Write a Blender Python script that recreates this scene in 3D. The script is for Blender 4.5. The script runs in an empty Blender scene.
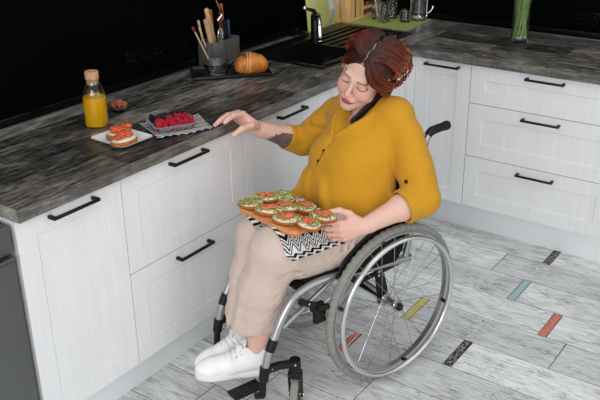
import bpy, bmesh, math, random
import numpy as np
from mathutils import Vector, Matrix, noise
PI = math.pi
random.seed(7)
SC = bpy.context.scene
COL = SC.collection

# ------------------------------------------------------------------ materials
def lin(c):
    return tuple((x / 12.92 if x <= .04045 else ((x + .055) / 1.055) ** 2.4) for x in (v / 255 for v in c))

def mat(name, rgb, rough=.5, metal=0., spec=.5, trans=0., ior=1.45, vcol=False, sheen=0., coat=0.,
        vary=0., vscale=8., stretch=(1, 1, 1), bump=0., bscale=60., rgb2=None, lo=.35, hi=.65, detail=4, dist=.01, alpha=1.):
    """principled material; colour breaks up with (stretched) noise, and a noise bump"""
    m = bpy.data.materials.new(name); m.use_nodes = True
    nt = m.node_tree; N = nt.nodes; L = nt.links
    b = N['Principled BSDF']
    base = (*lin(rgb), 1)
    b.inputs['Base Color'].default_value = base
    b.inputs['Roughness'].default_value = rough
    b.inputs['Metallic'].default_value = metal
    b.inputs['Specular IOR Level'].default_value = spec
    b.inputs['Transmission Weight'].default_value = trans
    b.inputs['IOR'].default_value = ior
    b.inputs['Sheen Weight'].default_value = sheen
    b.inputs['Coat Weight'].default_value = coat
    b.inputs['Alpha'].default_value = alpha
    src = None
    if vcol:
        a = N.new('ShaderNodeVertexColor'); a.layer_name = 'Col'; src = a.outputs['Color']
    if vary or rgb2 or bump:
        tc = N.new('ShaderNodeTexCoord'); mp = N.new('ShaderNodeMapping')
        mp.inputs['Scale'].default_value = stretch
        L.new(tc.outputs['Object'], mp.inputs['Vector'])
    if vary or rgb2:
        nz = N.new('ShaderNodeTexNoise'); nz.inputs['Scale'].default_value = vscale
        nz.inputs['Detail'].default_value = detail
        L.new(mp.outputs['Vector'], nz.inputs['Vector'])
        r = N.new('ShaderNodeValToRGB')
        r.color_ramp.elements[0].position = lo; r.color_ramp.elements[1].position = hi
        L.new(nz.outputs['Fac'], r.inputs['Fac'])
        if rgb2:
            r.color_ramp.elements[0].color = base; r.color_ramp.elements[1].color = (*lin(rgb2), 1)
            src = r.outputs['Color']
        else:
            r.color_ramp.elements[0].color = (1 - vary,) * 3 + (1,); r.color_ramp.elements[1].color = (1, 1, 1, 1)
            mx = N.new('ShaderNodeMixRGB'); mx.blend_type = 'MULTIPLY'; mx.inputs[0].default_value = 1
            if src: L.new(src, mx.inputs[1])
            else: mx.inputs[1].default_value = base
            L.new(r.outputs['Color'], mx.inputs[2]); src = mx.outputs['Color']
    if src: L.new(src, b.inputs['Base Color'])
    if bump:
        n2 = N.new('ShaderNodeTexNoise'); n2.inputs['Scale'].default_value = bscale; n2.inputs['Detail'].default_value = 3
        L.new(mp.outputs['Vector'], n2.inputs['Vector'])
        bp = N.new('ShaderNodeBump'); bp.inputs['Strength'].default_value = bump; bp.inputs['Distance'].default_value = dist
        L.new(n2.outputs['Fac'], bp.inputs['Height']); L.new(bp.outputs['Normal'], b.inputs['Normal'])
    return m

def wood_mat(name, axis, stops, rough=.45, scale=1., bump=.15, spec=.5, plank=0.):
    """long-grained weathered wood: two stretched noises mixed into a colour ramp"""
    m = bpy.data.materials.new(name); m.use_nodes = True
    nt = m.node_tree; N = nt.nodes; L = nt.links; b = N['Principled BSDF']
    tc = N.new('ShaderNodeTexCoord')
    def nz(along, across, sc, det, dst=0.):
        mp = N.new('ShaderNodeMapping'); s = [across] * 3; s[axis] = along
        mp.inputs['Scale'].default_value = s
        L.new(tc.outputs['Object'], mp.inputs['Vector'])
        n = N.new('ShaderNodeTexNoise'); n.inputs['Scale'].default_value = sc; n.inputs['Detail'].default_value = det
        n.inputs['Distortion'].default_value = dst; n.inputs['Roughness'].default_value = .62
        L.new(mp.outputs['Vector'], n.inputs['Vector']); return n.outputs['Fac']
    a = nz(.9, 9, 2.2 * scale, 6, .5); c = nz(1.6, 34, 2.2 * scale, 5); d = nz(1., 1., 5 * scale, 3)
    def mix(x, y, f):
        q = N.new('ShaderNodeMix'); q.data_type = 'FLOAT'; q.inputs[0].default_value = f
        L.new(x, q.inputs[2]); L.new(y, q.inputs[3]); return q.outputs[0]
    v = mix(mix(a, c, .42), d, .22)
    if plank:
        # finer, shorter grain, saw marks, and boards of different tone
        a = nz(4., 30, 2.2, 7, .8); c = nz(11, 95, 2.2, 5, .4); d = nz(1.2, 3.2, 5, 5, .6); sw = nz(60, 5, 2.2, 3)
        v = mix(mix(mix(a, c, .46), d, .30), sw, .10)
        def mth(op, x, y=None):
            q = N.new('ShaderNodeMath'); q.operation = op
            for i, k in enumerate((x, y)):
                if k is None: continue
                if isinstance(k, (int, float)): q.inputs[i].default_value = k
                else: L.new(k, q.inputs[i])
            return q.outputs[0]
        sp = N.new('ShaderNodeSeparateXYZ'); L.new(tc.outputs['Object'], sp.inputs[0])
        ac = mth('DIVIDE', sp.outputs[1 - axis], plank); row = mth('FLOOR', ac)
        wn = N.new('ShaderNodeTexWhiteNoise'); wn.noise_dimensions = '2D'; cb = N.new('ShaderNodeCombineXYZ'); L.new(row, cb.inputs[0])
        seg = mth('FLOOR', mth('ADD', mth('DIVIDE', sp.outputs[axis], .9), mth('MULTIPLY', row, .37))); L.new(seg, cb.inputs[1]); L.new(cb.outputs[0], wn.inputs['Vector'])
        v = mth('ADD', v, mth('MULTIPLY', mth('SUBTRACT', wn.outputs['Value'], .5), .09))
        fr_ = mth('PINGPONG', ac, .5); line = mth('LESS_THAN', fr_, .012); v = mth('SUBTRACT', v, mth('MULTIPLY', line, .10))
    r = N.new('ShaderNodeValToRGB'); e = r.color_ramp.elements
    e[0].position, e[0].color = stops[0][0], (*lin(stops[0][1]), 1)
    e[1].position, e[1].color = stops[-1][0], (*lin(stops[-1][1]), 1)
    for p, cc in stops[1:-1]:
        q = e.new(p); q.color = (*lin(cc), 1)
    L.new(v, r.inputs['Fac']); L.new(r.outputs['Color'], b.inputs['Base Color'])
    b.inputs['Roughness'].default_value = rough; b.inputs['Specular IOR Level'].default_value = spec
    bp = N.new('ShaderNodeBump'); bp.inputs['Strength'].default_value = bump; bp.inputs['Distance'].default_value = .004
    L.new(v, bp.inputs['Height']); L.new(bp.outputs['Normal'], b.inputs['Normal'])
    return m

def glass_mat(name, rgb=(250, 252, 250), rough=.01, ior=1.45):
    return mat(name, rgb, rough=rough, trans=1., ior=ior)

def zigzag_mat(name, su, sv, small=False):
    """black and white chevron weave from UVs"""
    m = bpy.data.materials.new(name); m.use_nodes = True
    nt = m.node_tree; N = nt.nodes; L = nt.links; b = N['Principled BSDF']
    uv = N.new('ShaderNodeUVMap'); sp = N.new('ShaderNodeSeparateXYZ'); L.new(uv.outputs['UV'], sp.inputs['Vector'])
    def M(op, a, c=None, cl=False):
        n = N.new('ShaderNodeMath'); n.operation = op
        for i, x in enumerate((a, c)):
            if x is None: continue
            if isinstance(x, (int, float)): n.inputs[i].default_value = x
            else: L.new(x, n.inputs[i])
        return n.outputs[0]
    tri = M('PINGPONG', M('MULTIPLY', sp.outputs['X'], su), .5)
    v = M('ADD', M('MULTIPLY', sp.outputs['Y'], sv), M('MULTIPLY', tri, 1.3))
    saw = M('FRACT', v)
    band = M('LESS_THAN', saw, .52)
    # every third band is broken into little triangles
    row = M('FRACT', M('DIVIDE', M('FLOOR', v), 3.))
    isrow = M('GREATER_THAN', row, .5)
    t2 = M('MULTIPLY', M('PINGPONG', M('MULTIPLY', sp.outputs['X'], su * 2), .5), 1.8)
    dots = M('LESS_THAN', M('FRACT', M('MULTIPLY', v, 3.)), .5)
    mixd = M('ADD', M('MULTIPLY', isrow, dots), M('MULTIPLY', M('SUBTRACT', 1., isrow), band))
    r = N.new('ShaderNodeMixRGB'); L.new(mixd, r.inputs[0])
    r.inputs[1].default_value = (*lin((222, 222, 220)), 1); r.inputs[2].default_value = (*lin((22, 22, 26)), 1)
    L.new(r.outputs[0], b.inputs['Base Color']); b.inputs['Roughness'].default_value = .9
    b.inputs['Specular IOR Level'].default_value = .1
    return m

# ------------------------------------------------------------------ mesh builder
class MB:
    def __init__(s): s.v = []; s.f = []; s.m = []; s.cols = None
    def add(s, vs, fs, mi=0, M=None):
        o = len(s.v)
        if M is not None: vs = [tuple(M @ Vector(p)) for p in vs]
        s.v += [tuple(p) for p in vs]; s.f += [tuple(i + o for i in f) for f in fs]
        s.m += [mi] * len(fs) if isinstance(mi, int) else list(mi)
        return s
    def bm(s, b, mi=0, M=None):
        b.verts.index_update()
        s.add([v.co[:] for v in b.verts], [[v.index for v in f.verts] for f in b.faces], mi, M); b.free(); return s
    def box(s, lo, hi, bev=0., mi=0, M=None, seg=2):
        b = bmesh.new(); bmesh.ops.create_cube(b, size=1)
        for v in b.verts:
            for i in range(3): v.co[i] = lo[i] + (hi[i] - lo[i]) * (v.co[i] + .5)
        if bev: bmesh.ops.bevel(b, geom=b.edges[:], offset=bev, segments=seg, affect='EDGES', profile=.5)
        return s.bm(b, mi, M)
    def tube(s, pts, rad, n=12, mi=0, M=None, cap=True, flat=1., closed=False, up=None):
        pts = [Vector(p) for p in pts]; k = len(pts)
        rad = [rad] * k if isinstance(rad, (int, float)) else list(rad)
        T = []
        for i in range(k):
            if closed: t = pts[(i + 1) % k] - pts[i - 1]
            else: t = pts[min(i + 1, k - 1)] - pts[max(i - 1, 0)]
            T.append(t.normalized() if t.length > 1e-9 else Vector((0, 0, 1)))
        a = Vector(up) if up is not None else (Vector((0, 0, 1)) if abs(T[0].z) < .9 else Vector((1, 0, 0)))
        X = (a - T[0] * a.dot(T[0])).normalized(); vs = []; fs = []
        for i in range(k):
            X = X - T[i] * X.dot(T[i]); X = X.normalized() if X.length > 1e-6 else T[i].orthogonal().normalized()
            Y = T[i].cross(X)
            for j in range(n):
                q = 2 * PI * j / n
                vs.append(pts[i] + X * math.cos(q) * rad[i] * flat + Y * math.sin(q) * rad[i])
        for i in range(k if closed else k - 1):
            i2 = (i + 1) % k
            for j in range(n):
                j2 = (j + 1) % n
                fs.append((i * n + j, i * n + j2, i2 * n + j2, i2 * n + j))
        if cap and not closed:
            fs.append(tuple(range(n))[::-1]); fs.append(tuple((k - 1) * n + j for j in range(n)))
        return s.add(vs, fs, mi, M)
    def lathe(s, prof, n=24, mi=0, M=None, c=(0, 0, 0)):
        """profile of (r,z) from bottom to top, closed at r=0"""
        vs = []; fs = []; ring = []
        for r, z in prof:
            if r < 1e-7: ring.append([len(vs)]); vs.append((c[0], c[1], c[2] + z))
            else:
                ring.append(list(range(len(vs), len(vs) + n)))
                vs += [(c[0] + r * math.cos(2 * PI * j / n), c[1] + r * math.sin(2 * PI * j / n), c[2] + z) for j in range(n)]
        for a, b in zip(ring, ring[1:]):
            for j in range(n):
                j2 = (j + 1) % n
                if len(a) == 1 and len(b) == 1: continue
                if len(a) == 1: fs.append((a[0], b[j2], b[j]))
                elif len(b) == 1: fs.append((a[j], a[j2], b[0]))
                else: fs.append((a[j], a[j2], b[j2], b[j]))
        return s.add(vs, fs, mi, M)
    def prism(s, poly, z0, z1, mi=0, M=None, bev=0.):
        b = bmesh.new(); vs = [b.verts.new((x, y, z0)) for x, y in poly]
        f = b.faces.new(vs); r = bmesh.ops.extrude_face_region(b, geom=[f])
        for v in [g for g in r['geom'] if isinstance(g, bmesh.types.BMVert)]: v.co.z = z1
        bmesh.ops.recalc_face_normals(b, faces=b.faces)
        if bev: bmesh.ops.bevel(b, geom=b.edges[:], offset=bev, segments=2, affect='EDGES', profile=.5)
        return s.bm(b, mi, M)
    def ball(s, c, r, M=None, mi=0, sub=2, jit=0.):
        b = bmesh.new(); bmesh.ops.create_icosphere(b, subdivisions=sub, radius=1)
        r = (r, r, r) if isinstance(r, (int, float)) else r
        for v in b.verts:
            q = 1 + jit * noise.noise(v.co * 2.3 + Vector(c) * 57) if jit else 1
            v.co = Vector((v.co.x * r[0] * q, v.co.y * r[1] * q, v.co.z * r[2] * q))
            if M is None: v.co += Vector(c)
        if M is not None: M = Matrix.Translation(c) @ M.to_4x4()
        return s.bm(b, mi, M)
    def build(s, name, mats, parent=None, loc=None, rot=None, sharp=40, smooth=True):
        me = bpy.data.meshes.new(name); me.from_pydata(s.v, [], s.f)
        if not isinstance(mats, (list, tuple)): mats = [mats]
        for m in mats: me.materials.append(m)
        me.polygons.foreach_set('material_index', s.m)
        if smooth:
            me.polygons.foreach_set('use_smooth', [True] * len(me.polygons))
            if sharp: me.set_sharp_from_angle(angle=math.radians(sharp))
        if s.cols is not None:
            ca = me.color_attributes.new('Col', 'FLOAT_COLOR', 'POINT')
            ca.data.foreach_set('color', np.asarray(s.cols, np.float32).ravel())
        me.validate(); me.update()
        o = bpy.data.objects.new(name, me); COL.objects.link(o)
        if parent: o.parent = parent
        if loc is not None: o.location = loc
        if rot is not None: o.rotation_euler = rot
        return o

def tag(o, label=None, cat=None, group=None, kind=None):
    if label: o['label'] = label
    if cat: o['category'] = cat
    if group: o['group'] = group
    if kind: o['kind'] = kind
    return o
def empty(name, loc=(0, 0, 0), rz=0., **k):
    o = bpy.data.objects.new(name, None); COL.objects.link(o); o.empty_display_size = .05
    o.location = loc; o.rotation_euler = (0, 0, rz); return tag(o, **k)
def copy_tree(o, parent=None):
    c = o.copy(); COL.objects.link(c); c.parent = parent
    for ch in list(o.children): copy_tree(ch, c)
    return c
def frame(loc, x, y, z):
    M = Matrix.Identity(4)
    for i, a in enumerate((x, y, z)):
        for j in range(3): M[j][i] = a[j]
    for j in range(3): M[j][3] = loc[j]
    return M
def Rz(a): return Matrix.Rotation(a, 4, 'Z')
def T(*p): return Matrix.Translation(p)
def bez(pts, n=8):
    """smooth (Catmull-Rom) curve through points"""
    P = [Vector(p) for p in pts]; out = []
    for i in range(len(P) - 1):
        a = P[max(i - 1, 0)]; b = P[i]; c = P[i + 1]; d = P[min(i + 2, len(P) - 1)]
        for j in range(n):
            t = j / n
            out.append(.5 * ((2 * b) + (c - a) * t + (2 * a - 5 * b + 4 * c - d) * t * t + (3 * b - a - 3 * c + d) * t ** 3))
    out.append(P[-1]); return out

# ------------------------------------------------------------------ smooth solids: distance fields meshed with surface nets
class Sdf:
    def __init__(s): s.ops = []; s.lo = np.full(3, 9.); s.hi = np.full(3, -9.)
    def _a(s, fn, k, op, lo, hi):
        s.ops.append((fn, k, op))
        if op == 'u': s.lo = np.minimum(s.lo, lo); s.hi = np.maximum(s.hi, hi)
        return s
    def cap(s, a, b, ra, rb=None, k=.012, op='u'):
        a = np.array(a, float); b = np.array(b, float); rb = ra if rb is None else rb; d = b - a; L2 = max(d @ d, 1e-12)
        def fn(P):
            t = np.clip((P - a) @ d / L2, 0, 1)
            return np.linalg.norm(P - a - t[:, None] * d, axis=1) - (ra + t * (rb - ra))
        m = max(ra, rb); return s._a(fn, k, op, np.minimum(a, b) - m, np.maximum(a, b) + m)
    def chain(s, pts, rad, k=.012, op='u'):
        for i in range(len(pts) - 1): s.cap(pts[i], pts[i + 1], rad[i], rad[i + 1], k, op)
        return s
    def ell(s, c, r, R=None, k=.012, op='u'):
        c = np.array(c, float); r = np.array(r, float); R = np.eye(3) if R is None else np.array(R)
        def fn(P):
            q = (P - c) @ R
            k0 = np.linalg.norm(q / r, axis=1); k1 = np.linalg.norm(q / (r * r), axis=1) + 1e-9
            return np.where(k0 < 1, (k0 - 1) * r.min(), k0 * (k0 - 1) / k1)
        m = r.max(); return s._a(fn, k, op, c - m, c + m)
    def box(s, c, hf, R=None, rd=.004, k=.008, op='u'):
        c = np.array(c, float); hf = np.array(hf, float) - rd; R = np.eye(3) if R is None else np.array(R)
        def fn(P):
            q = np.abs((P - c) @ R) - hf
            return np.linalg.norm(np.maximum(q, 0), axis=1) + np.minimum(q.max(axis=1), 0) - rd
        m = np.linalg.norm(hf) + rd; return s._a(fn, k, op, c - m, c + m)
    def ev(s, P, ops=None):
        d = np.full(len(P), 9.)
        for fn, k, op in (s.ops if ops is None else ops):
            e = fn(P)
            if op == 'u':
                h = np.maximum(k - np.abs(d - e), 0) / k; d = np.minimum(d, e) - h * h * k * .25
            else:
                h = np.maximum(k - np.abs(d + e), 0) / k; d = np.maximum(d, -e) + h * h * k * .25
        return d
    def mesh(s, h, n=22):
        lo = s.lo - 2 * h - .01; cnt = np.ceil((s.hi + .01 - lo) / h).astype(int); nb = cnt // n + 1
        hd = n * h * .87 + 2 * h
        g = np.stack(np.meshgrid(*[np.arange(b) for b in nb], indexing='ij'), -1).reshape(-1, 3)
        cen = lo + (g * n + n / 2) * h
        D = [op[0](cen) for op in s.ops]; tot = s.ev(cen)
        um = np.min([d for d, op in zip(D, s.ops) if op[2] == 'u'], axis=0)
        keys = []; vers = []; quads = []
        ax = np.arange(-1, n + 1); off = np.stack(np.meshgrid(ax, ax, ax, indexing='ij'), -1).reshape(-1, 3)
        big = np.array(nb) * n + 4
        gid = lambda i: ((i[..., 0] + 2) * big[1] + (i[..., 1] + 2)) * big[2] + (i[..., 2] + 2)
        m = n + 1
        for ci in np.nonzero(np.abs(tot) < hd * 1.25 + .02)[0]:
            ops = [op for d, op in zip(D, s.ops) if (d[ci] < um[ci] + 2 * hd + op[1] + .02 if op[2] == 'u' else d[ci] < hd + op[1] + .02)]
            i0 = g[ci] * n
            V = s.ev(lo + (i0 + off) * h, ops).reshape((n + 2,) * 3); S = V < 0
            if S.all() or not S.any(): continue
            acc = np.zeros((m, m, m, 3)); c = np.zeros((m, m, m))
            base = np.stack(np.meshgrid(*[np.arange(m)] * 3, indexing='ij'), -1).astype(float)
            for axn in range(3):
                o1, o2 = [q for q in range(3) if q != axn]
                for d1 in (0, 1):
                    for d2 in (0, 1):
                        sl = [slice(0, m)] * 3; sl[o1] = slice(d1, m + d1); sl[o2] = slice(d2, m + d2)
                        sb = list(sl); sb[axn] = slice(1, m + 1)
                        A = V[tuple(sl)]; B = V[tuple(sb)]; x = (A < 0) != (B < 0)
                        t = np.where(x, A / np.where(x, A - B, 1), 0)
                        p = np.zeros(3); p[o1] = d1; p[o2] = d2
                        q = base + p; q[..., axn] += t
                        acc += q * x[..., None]; c += x
            cells = np.argwhere(c > 0)
            pos = acc[tuple(cells.T)] / c[tuple(cells.T)][:, None]
            keys.append(gid(cells + i0 - 1)); vers.append(lo + (i0 - 1 + pos) * h)
            r = np.arange(1, n + 1)
            for axn in range(3):
                o1, o2 = [q for q in range(3) if q != axn]
                sl = [slice(1, n + 1)] * 3; sb = list(sl); sb[axn] = slice(2, n + 2)
                A = S[tuple(sl)]; B = S[tuple(sb)]
                e = np.argwhere(A != B) + 1
                if not len(e): continue
                fl = A[tuple((e - 1).T)]
                def cell(a, b):
                    q = e.copy(); q[:, o1] -= a; q[:, o2] -= b; return gid(q + i0 - 1)
                Q = np.stack([cell(1, 1), cell(0, 1), cell(0, 0), cell(1, 0)], 1)
                if axn == 1: fl = ~fl
                Q[~fl] = Q[~fl][:, ::-1]; quads.append(Q)
        K = np.concatenate(keys); Pv = np.concatenate(vers); Q = np.concatenate(quads)
        u, idx = np.unique(K, return_index=True)
        F = np.searchsorted(u, Q); ok = (u[np.minimum(F, len(u) - 1)] == Q).all(1)
        return Pv[idx], F[ok]

def vnormals(V, F):
    n = np.cross(V[F[:, 2]] - V[F[:, 0]], V[F[:, 3]] - V[F[:, 1]])
    N = np.zeros_like(V)
    for i in range(4): np.add.at(N, F[:, i], n)
    return N / (np.linalg.norm(N, axis=1)[:, None] + 1e-12)
def relax(V, F, it=2, w=.5):
    for _ in range(it):
        A = np.zeros_like(V); c = np.zeros(len(V))
        for i in range(4):
            for j in (1, 3):
                np.add.at(A, F[:, i], V[F[:, (i + j) % 4]]); np.add.at(c, F[:, i], 1)
        V = V * (1 - w) + w * A / np.maximum(c, 1)[:, None]
    return V
def mesh_obj(name, V, F, mats, parent=None, cols=None, mi=None, sharp=0, loc=None):
    b = MB(); b.v = V.tolist() if hasattr(V, 'tolist') else V; b.f = [tuple(f) for f in (F.tolist() if hasattr(F, 'tolist') else F)]
    b.m = [0] * len(b.f) if mi is None else list(mi)
    if cols is not None: b.cols = np.concatenate([cols, np.ones((len(cols), 1))], 1)
    return b.build(name, mats, parent, sharp=sharp, loc=loc)
def wob(P, sc, seed=0):
    """cheap smooth pseudo-noise"""
    r = np.random.RandomState(seed); o = np.zeros(len(P))
    for _ in range(6):
        k = r.normal(size=3) * sc; o += np.sin(P @ k + r.uniform(0, 6.3))
    return o / 6 ** .5
CAML = (-3.4475, -1.8428, 1.8447); CAMR = (.6247, -.4209, -.0120)
# ------------------------------------------------------------------ measures of the kitchen (metres, z up, inner worktop corner at x=0,y=0)
H = .895; TH = .0405; ZP = .153; XL = -2.2196; X1 = -1.8263; X2 = -1.2259; X3 = -.626; WD = .618; YR = .3176; YE = 1.018

M_black = mat('black_wall_panel', (3, 5, 6), rough=.4, spec=.04)
M_trim = mat('black_gloss_trim', (6, 7, 7), rough=.22, spec=.2)
M_alu = mat('aluminium_strip', (120, 120, 118), rough=.35, metal=.8)
M_white = wood_mat('white_grained_front', 2, [(.3, (221, 222, 223)), (.5, (229, 230, 231)), (.7, (235, 236, 237))], rough=.5, scale=1.6, bump=.10)
M_carc = mat('white_carcass', (226, 228, 230), rough=.5)
M_plinth = mat('white_plinth', (232, 234, 235), rough=.5)
M_handle = mat('matt_black_metal', (9, 9, 10), rough=.4, spec=.4)
STOPS = [(.36, (16, 16, 15)), (.44, (42, 41, 39)), (.50, (82, 79, 74)), (.56, (124, 119, 112)), (.64, (178, 171, 161))]
M_topx = wood_mat('worktop_wood_long', 0, STOPS, rough=.36, bump=.3, spec=.45, plank=.128)
M_topy = wood_mat('worktop_wood_cross', 1, STOPS, rough=.36, bump=.3, spec=.45, plank=.128)

# floor: whitewashed planks laid across the room, short coloured inlays between some of them
def plank_mat():
    m = bpy.data.materials.new('whitewashed_plank'); m.use_nodes = True
    nt = m.node_tree; N = nt.nodes; L = nt.links; b = N['Principled BSDF']
    tc = N.new('ShaderNodeTexCoord'); at = N.new('ShaderNodeVertexColor'); at.layer_name = 'Col'
    ad = N.new('ShaderNodeVectorMath'); ad.operation = 'ADD'
    sc = N.new('ShaderNodeVectorMath'); sc.operation = 'SCALE'; sc.inputs['Scale'].default_value = 13.
    L.new(at.outputs['Color'], sc.inputs[0]); L.new(tc.outputs['Object'], ad.inputs[0]); L.new(sc.outputs[0], ad.inputs[1])
    def nz(s, det, scale, ds=0., ro=.6):
        mp = N.new('ShaderNodeMapping'); mp.inputs['Scale'].default_value = s; L.new(ad.outputs[0], mp.inputs['Vector'])
        n = N.new('ShaderNodeTexNoise'); n.inputs['Scale'].default_value = scale; n.inputs['Detail'].default_value = det
        n.inputs['Distortion'].default_value = ds; n.inputs['Roughness'].default_value = ro
        L.new(mp.outputs['Vector'], n.inputs['Vector']); return n.outputs['Fac']
    def ramp(x, *st):
        r = N.new('ShaderNodeValToRGB'); e = r.color_ramp.elements
        e[0].position = st[0][0]; e[0].color = (*lin(st[0][1]), 1); e[1].position = st[-1][0]; e[1].color = (*lin(st[-1][1]), 1)
        for p, c in st[1:-1]: q = e.new(p); q.color = (*lin(c), 1)
        L.new(x, r.inputs['Fac']); return r.outputs['Color']
    def mul(a, c, f=1.):
        q = N.new('ShaderNodeMixRGB'); q.blend_type = 'MULTIPLY'; q.inputs[0].default_value = f
        L.new(a, q.inputs[1]); L.new(c, q.inputs[2]); return q.outputs[0]
    broad = nz((9, 2.2, 1), 6, 2.6, .6)
    fine = nz((70, 5., 1), 6, 2.6)
    patch = nz((5., 2.2, 1), 4, 2.6)
    crack = nz((26, 9, 1), 8, 4.5, .9, .8)
    c = ramp(broad, (.34, (212, 214, 213)), (.46, (236, 238, 237)), (.60, (244, 246, 245)))
    c = mul(c, ramp(fine, (.38, (176, 176, 174)), (.50, (255, 255, 255))), .7)
    # dark worn cracks only inside the worn patches
    mm = N.new('ShaderNodeMath'); mm.operation = 'MULTIPLY'
    pr = N.new('ShaderNodeMapRange'); pr.inputs[1].default_value = .49; pr.inputs[2].default_value = .62; L.new(patch, pr.inputs[0])
    cr = N.new('ShaderNodeMapRange'); cr.inputs[1].default_value = .50; cr.inputs[2].default_value = .40
    cr.inputs[3].default_value = 0; cr.inputs[4].default_value = 1; L.new(crack, cr.inputs[0])
    L.new(pr.outputs[0], mm.inputs[0]); L.new(cr.outputs[0], mm.inputs[1])
    mx = N.new('ShaderNodeMixRGB'); L.new(mm.outputs[0], mx.inputs[0]); L.new(c, mx.inputs[1]); mx.inputs[2].default_value = (*lin((116, 113, 108)), 1)
    tint = mul(mx.outputs[0], ramp(at.outputs['Alpha'], (0, (226, 226, 226)), (1, (255, 255, 255))))
    L.new(tint, b.inputs['Base Color']); b.inputs['Roughness'].default_value = .5; b.inputs['Specular IOR Level'].default_value = .35
    bp = N.new('ShaderNodeBump'); bp.inputs['Strength'].default_value = .15; bp.inputs['Distance'].default_value = .002
    L.new(fine, bp.inputs['Height']); L.new(bp.outputs['Normal'], b.inputs['Normal'])
    return m
M_plank = plank_mat()
M_grout = mat('dark_joint', (84, 80, 74), rough=.8)
M_in = {'red': mat('inlay_red', (206, 112, 92), rgb2=(214, 176, 160), lo=.5, hi=.68, vscale=90, rough=.6), 'blue': mat('inlay_blue', (166, 194, 194), vary=.12, vscale=60, rough=.6),
        'yellow': mat('inlay_yellow', (212, 200, 112), vary=.12, vscale=50, rough=.6),
        'black': mat('inlay_black', (22, 22, 22), rgb2=(165, 163, 158), vscale=85, lo=.46, hi=.62, rough=.6)}
P0 = -.64; PW = .195
INL = {(-1, 'a'): None}
inl = [(-2, -.751, 'black'), (0, -.972, 'red'), (1, -.762, 'blue'), (-1, -.462, 'yellow'), (3, -.772, 'black'), (-3, -.365, 'red')]
joints = {-1: [-1.088], 2: [-.604], -4: [-.590, .5, -1.7], 1: [.3], 0: [-1.9], -2: [.1, -1.9], -5: [-.28, -1.45], -3: [-1.30], 3: [.4, -1.9], -6: [-.133, -1.2], -7: [-.7], 4: [0.], -8: [-.2], -9: [-1.2]}
fl = MB(); cols = []
def slab(x0, x1, y0, y1, mi, col):
    g = .0018; n0 = len(fl.v)
    fl.box((x0 + g, y0 + g, -.012), (x1 - g, y1 - g, 0), .0012, mi, seg=1)
    cols.extend([col] * (len(fl.v) - n0))
kinds = ['red', 'blue', 'yellow', 'black']
rnd = random.Random(4)
for k in range(-12, 8):
    x0 = P0 + PW * k; x1 = x0 + PW
    cuts = [(-3.6, None)] + [(y, None) for y in joints.get(k, [rnd.uniform(-2.5, .2)])] + [(y, c) for kk, y, c in inl if kk == k] + [(.7, None)]
    cuts.sort(key=lambda q: q[0]); y = cuts[0][0]
    for yy, c in cuts[1:]:
        e = yy - .034 if c else yy
        slab(x0, x1, y, e, 0, (rnd.random(), rnd.random(), rnd.random(), rnd.random()))
        if c: slab(x0, x1, e, yy, 2 + kinds.index(c), (.5, .5, .5, 1))
        y = yy
n0 = len(fl.v)
fl.box((P0 - 12 * PW, -3.6, -.05), (P0 + 8 * PW, .7, -.0018), 0, 1)
cols += [(.5, .5, .5, 1)] * (len(fl.v) - n0)
fl.cols = np.array(cols)
tag(fl.build('floor', [M_plank, M_grout] + [M_in[k] for k in kinds]), kind='structure')

tag(MB().box((-3., WD, -.02), (WD + .1, WD + .1, 2.6)).build('wall_back', M_black), kind='structure')
tag(MB().box((WD, -3.6, -.02), (WD + .1, WD, 2.6)).build('wall_right', M_black), kind='structure')
# upstand strips along both walls: black moulding above a thin metal bead
def trim(name, lo, hi, ax):
    b = MB(); q = .018
    if ax == 0:
        b.box((lo, WD - .016, H), (hi, WD - .0005, H + .036), .004, 0)
        b.box((lo, WD - .019, H), (hi, WD - .015, H + .005), .001, 1)
    else:
        b.box((WD - .016, lo, H), (WD - .0005, hi, H + .036), .004, 0)
        b.box((WD - .019, lo, H), (WD - .015, hi, H + .005), .001, 1)
    return tag(b.build(name, [M_trim, M_alu]), kind='structure')
trim('trim_1', XL, WD - .017, 0); trim('trim_2', -1.1, WD - .02, 1)
ys = .098
tag(MB().box((XL + .02, ys, 0), (ys + .018, ys + .016, ZP - .002), .001).build('baseboard_left', M_plinth), kind='structure')
tag(MB().box((ys, -1.05, 0), (ys + .016, ys - .001, ZP - .002), .001).build('baseboard_right', M_plinth), kind='structure')

# worktops: the left one has a cut-out for the sink
SX0, SX1, SY0, SY1 = -.545, .235, .125, .545
M_edge_lit = wood_mat('worktop_edge_lit', 0, [(.36, (80, 77, 73)), (.46, (130, 126, 120)), (.56, (160, 155, 148)), (.66, (190, 185, 178))], rough=.4, bump=.3, plank=.3)  # lighter copies of the top wood: light on the edges painted into the colour
M_edgey_lit = wood_mat('worktop_edge_lit_cross', 1, [(.36, (80, 77, 73)), (.46, (130, 126, 120)), (.56, (160, 155, 148)), (.66, (190, 185, 178))], rough=.4, bump=.3, plank=.3)
w = MB()
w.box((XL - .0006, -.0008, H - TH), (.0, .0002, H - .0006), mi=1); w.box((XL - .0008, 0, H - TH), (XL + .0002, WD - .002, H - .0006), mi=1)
for lo, hi in (((XL, 0), (SX0, WD - .001)), ((SX1, 0), (WD - .001, WD - .001)), ((SX0, 0), (SX1, SY0)), ((SX0, SY1), (SX1, WD - .001))):
    w.box((*lo, H - TH), (*hi, H))
tag(w.build('worktop', [M_topx, M_edge_lit]), 'dark weathered wood worktop along the left wall, holding the sink and food', 'worktop')
tag(MB().box((.0008, -1.1, H - TH), (WD - .001, -.0012, H), .0015).box((-.0002, -1.1, H - TH), (.0012, -.0012, H - .0006), mi=1).build('worktop', [M_topy, M_edgey_lit]), 'dark weathered wood worktop along the right wall, holding the vase', 'worktop')

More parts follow.
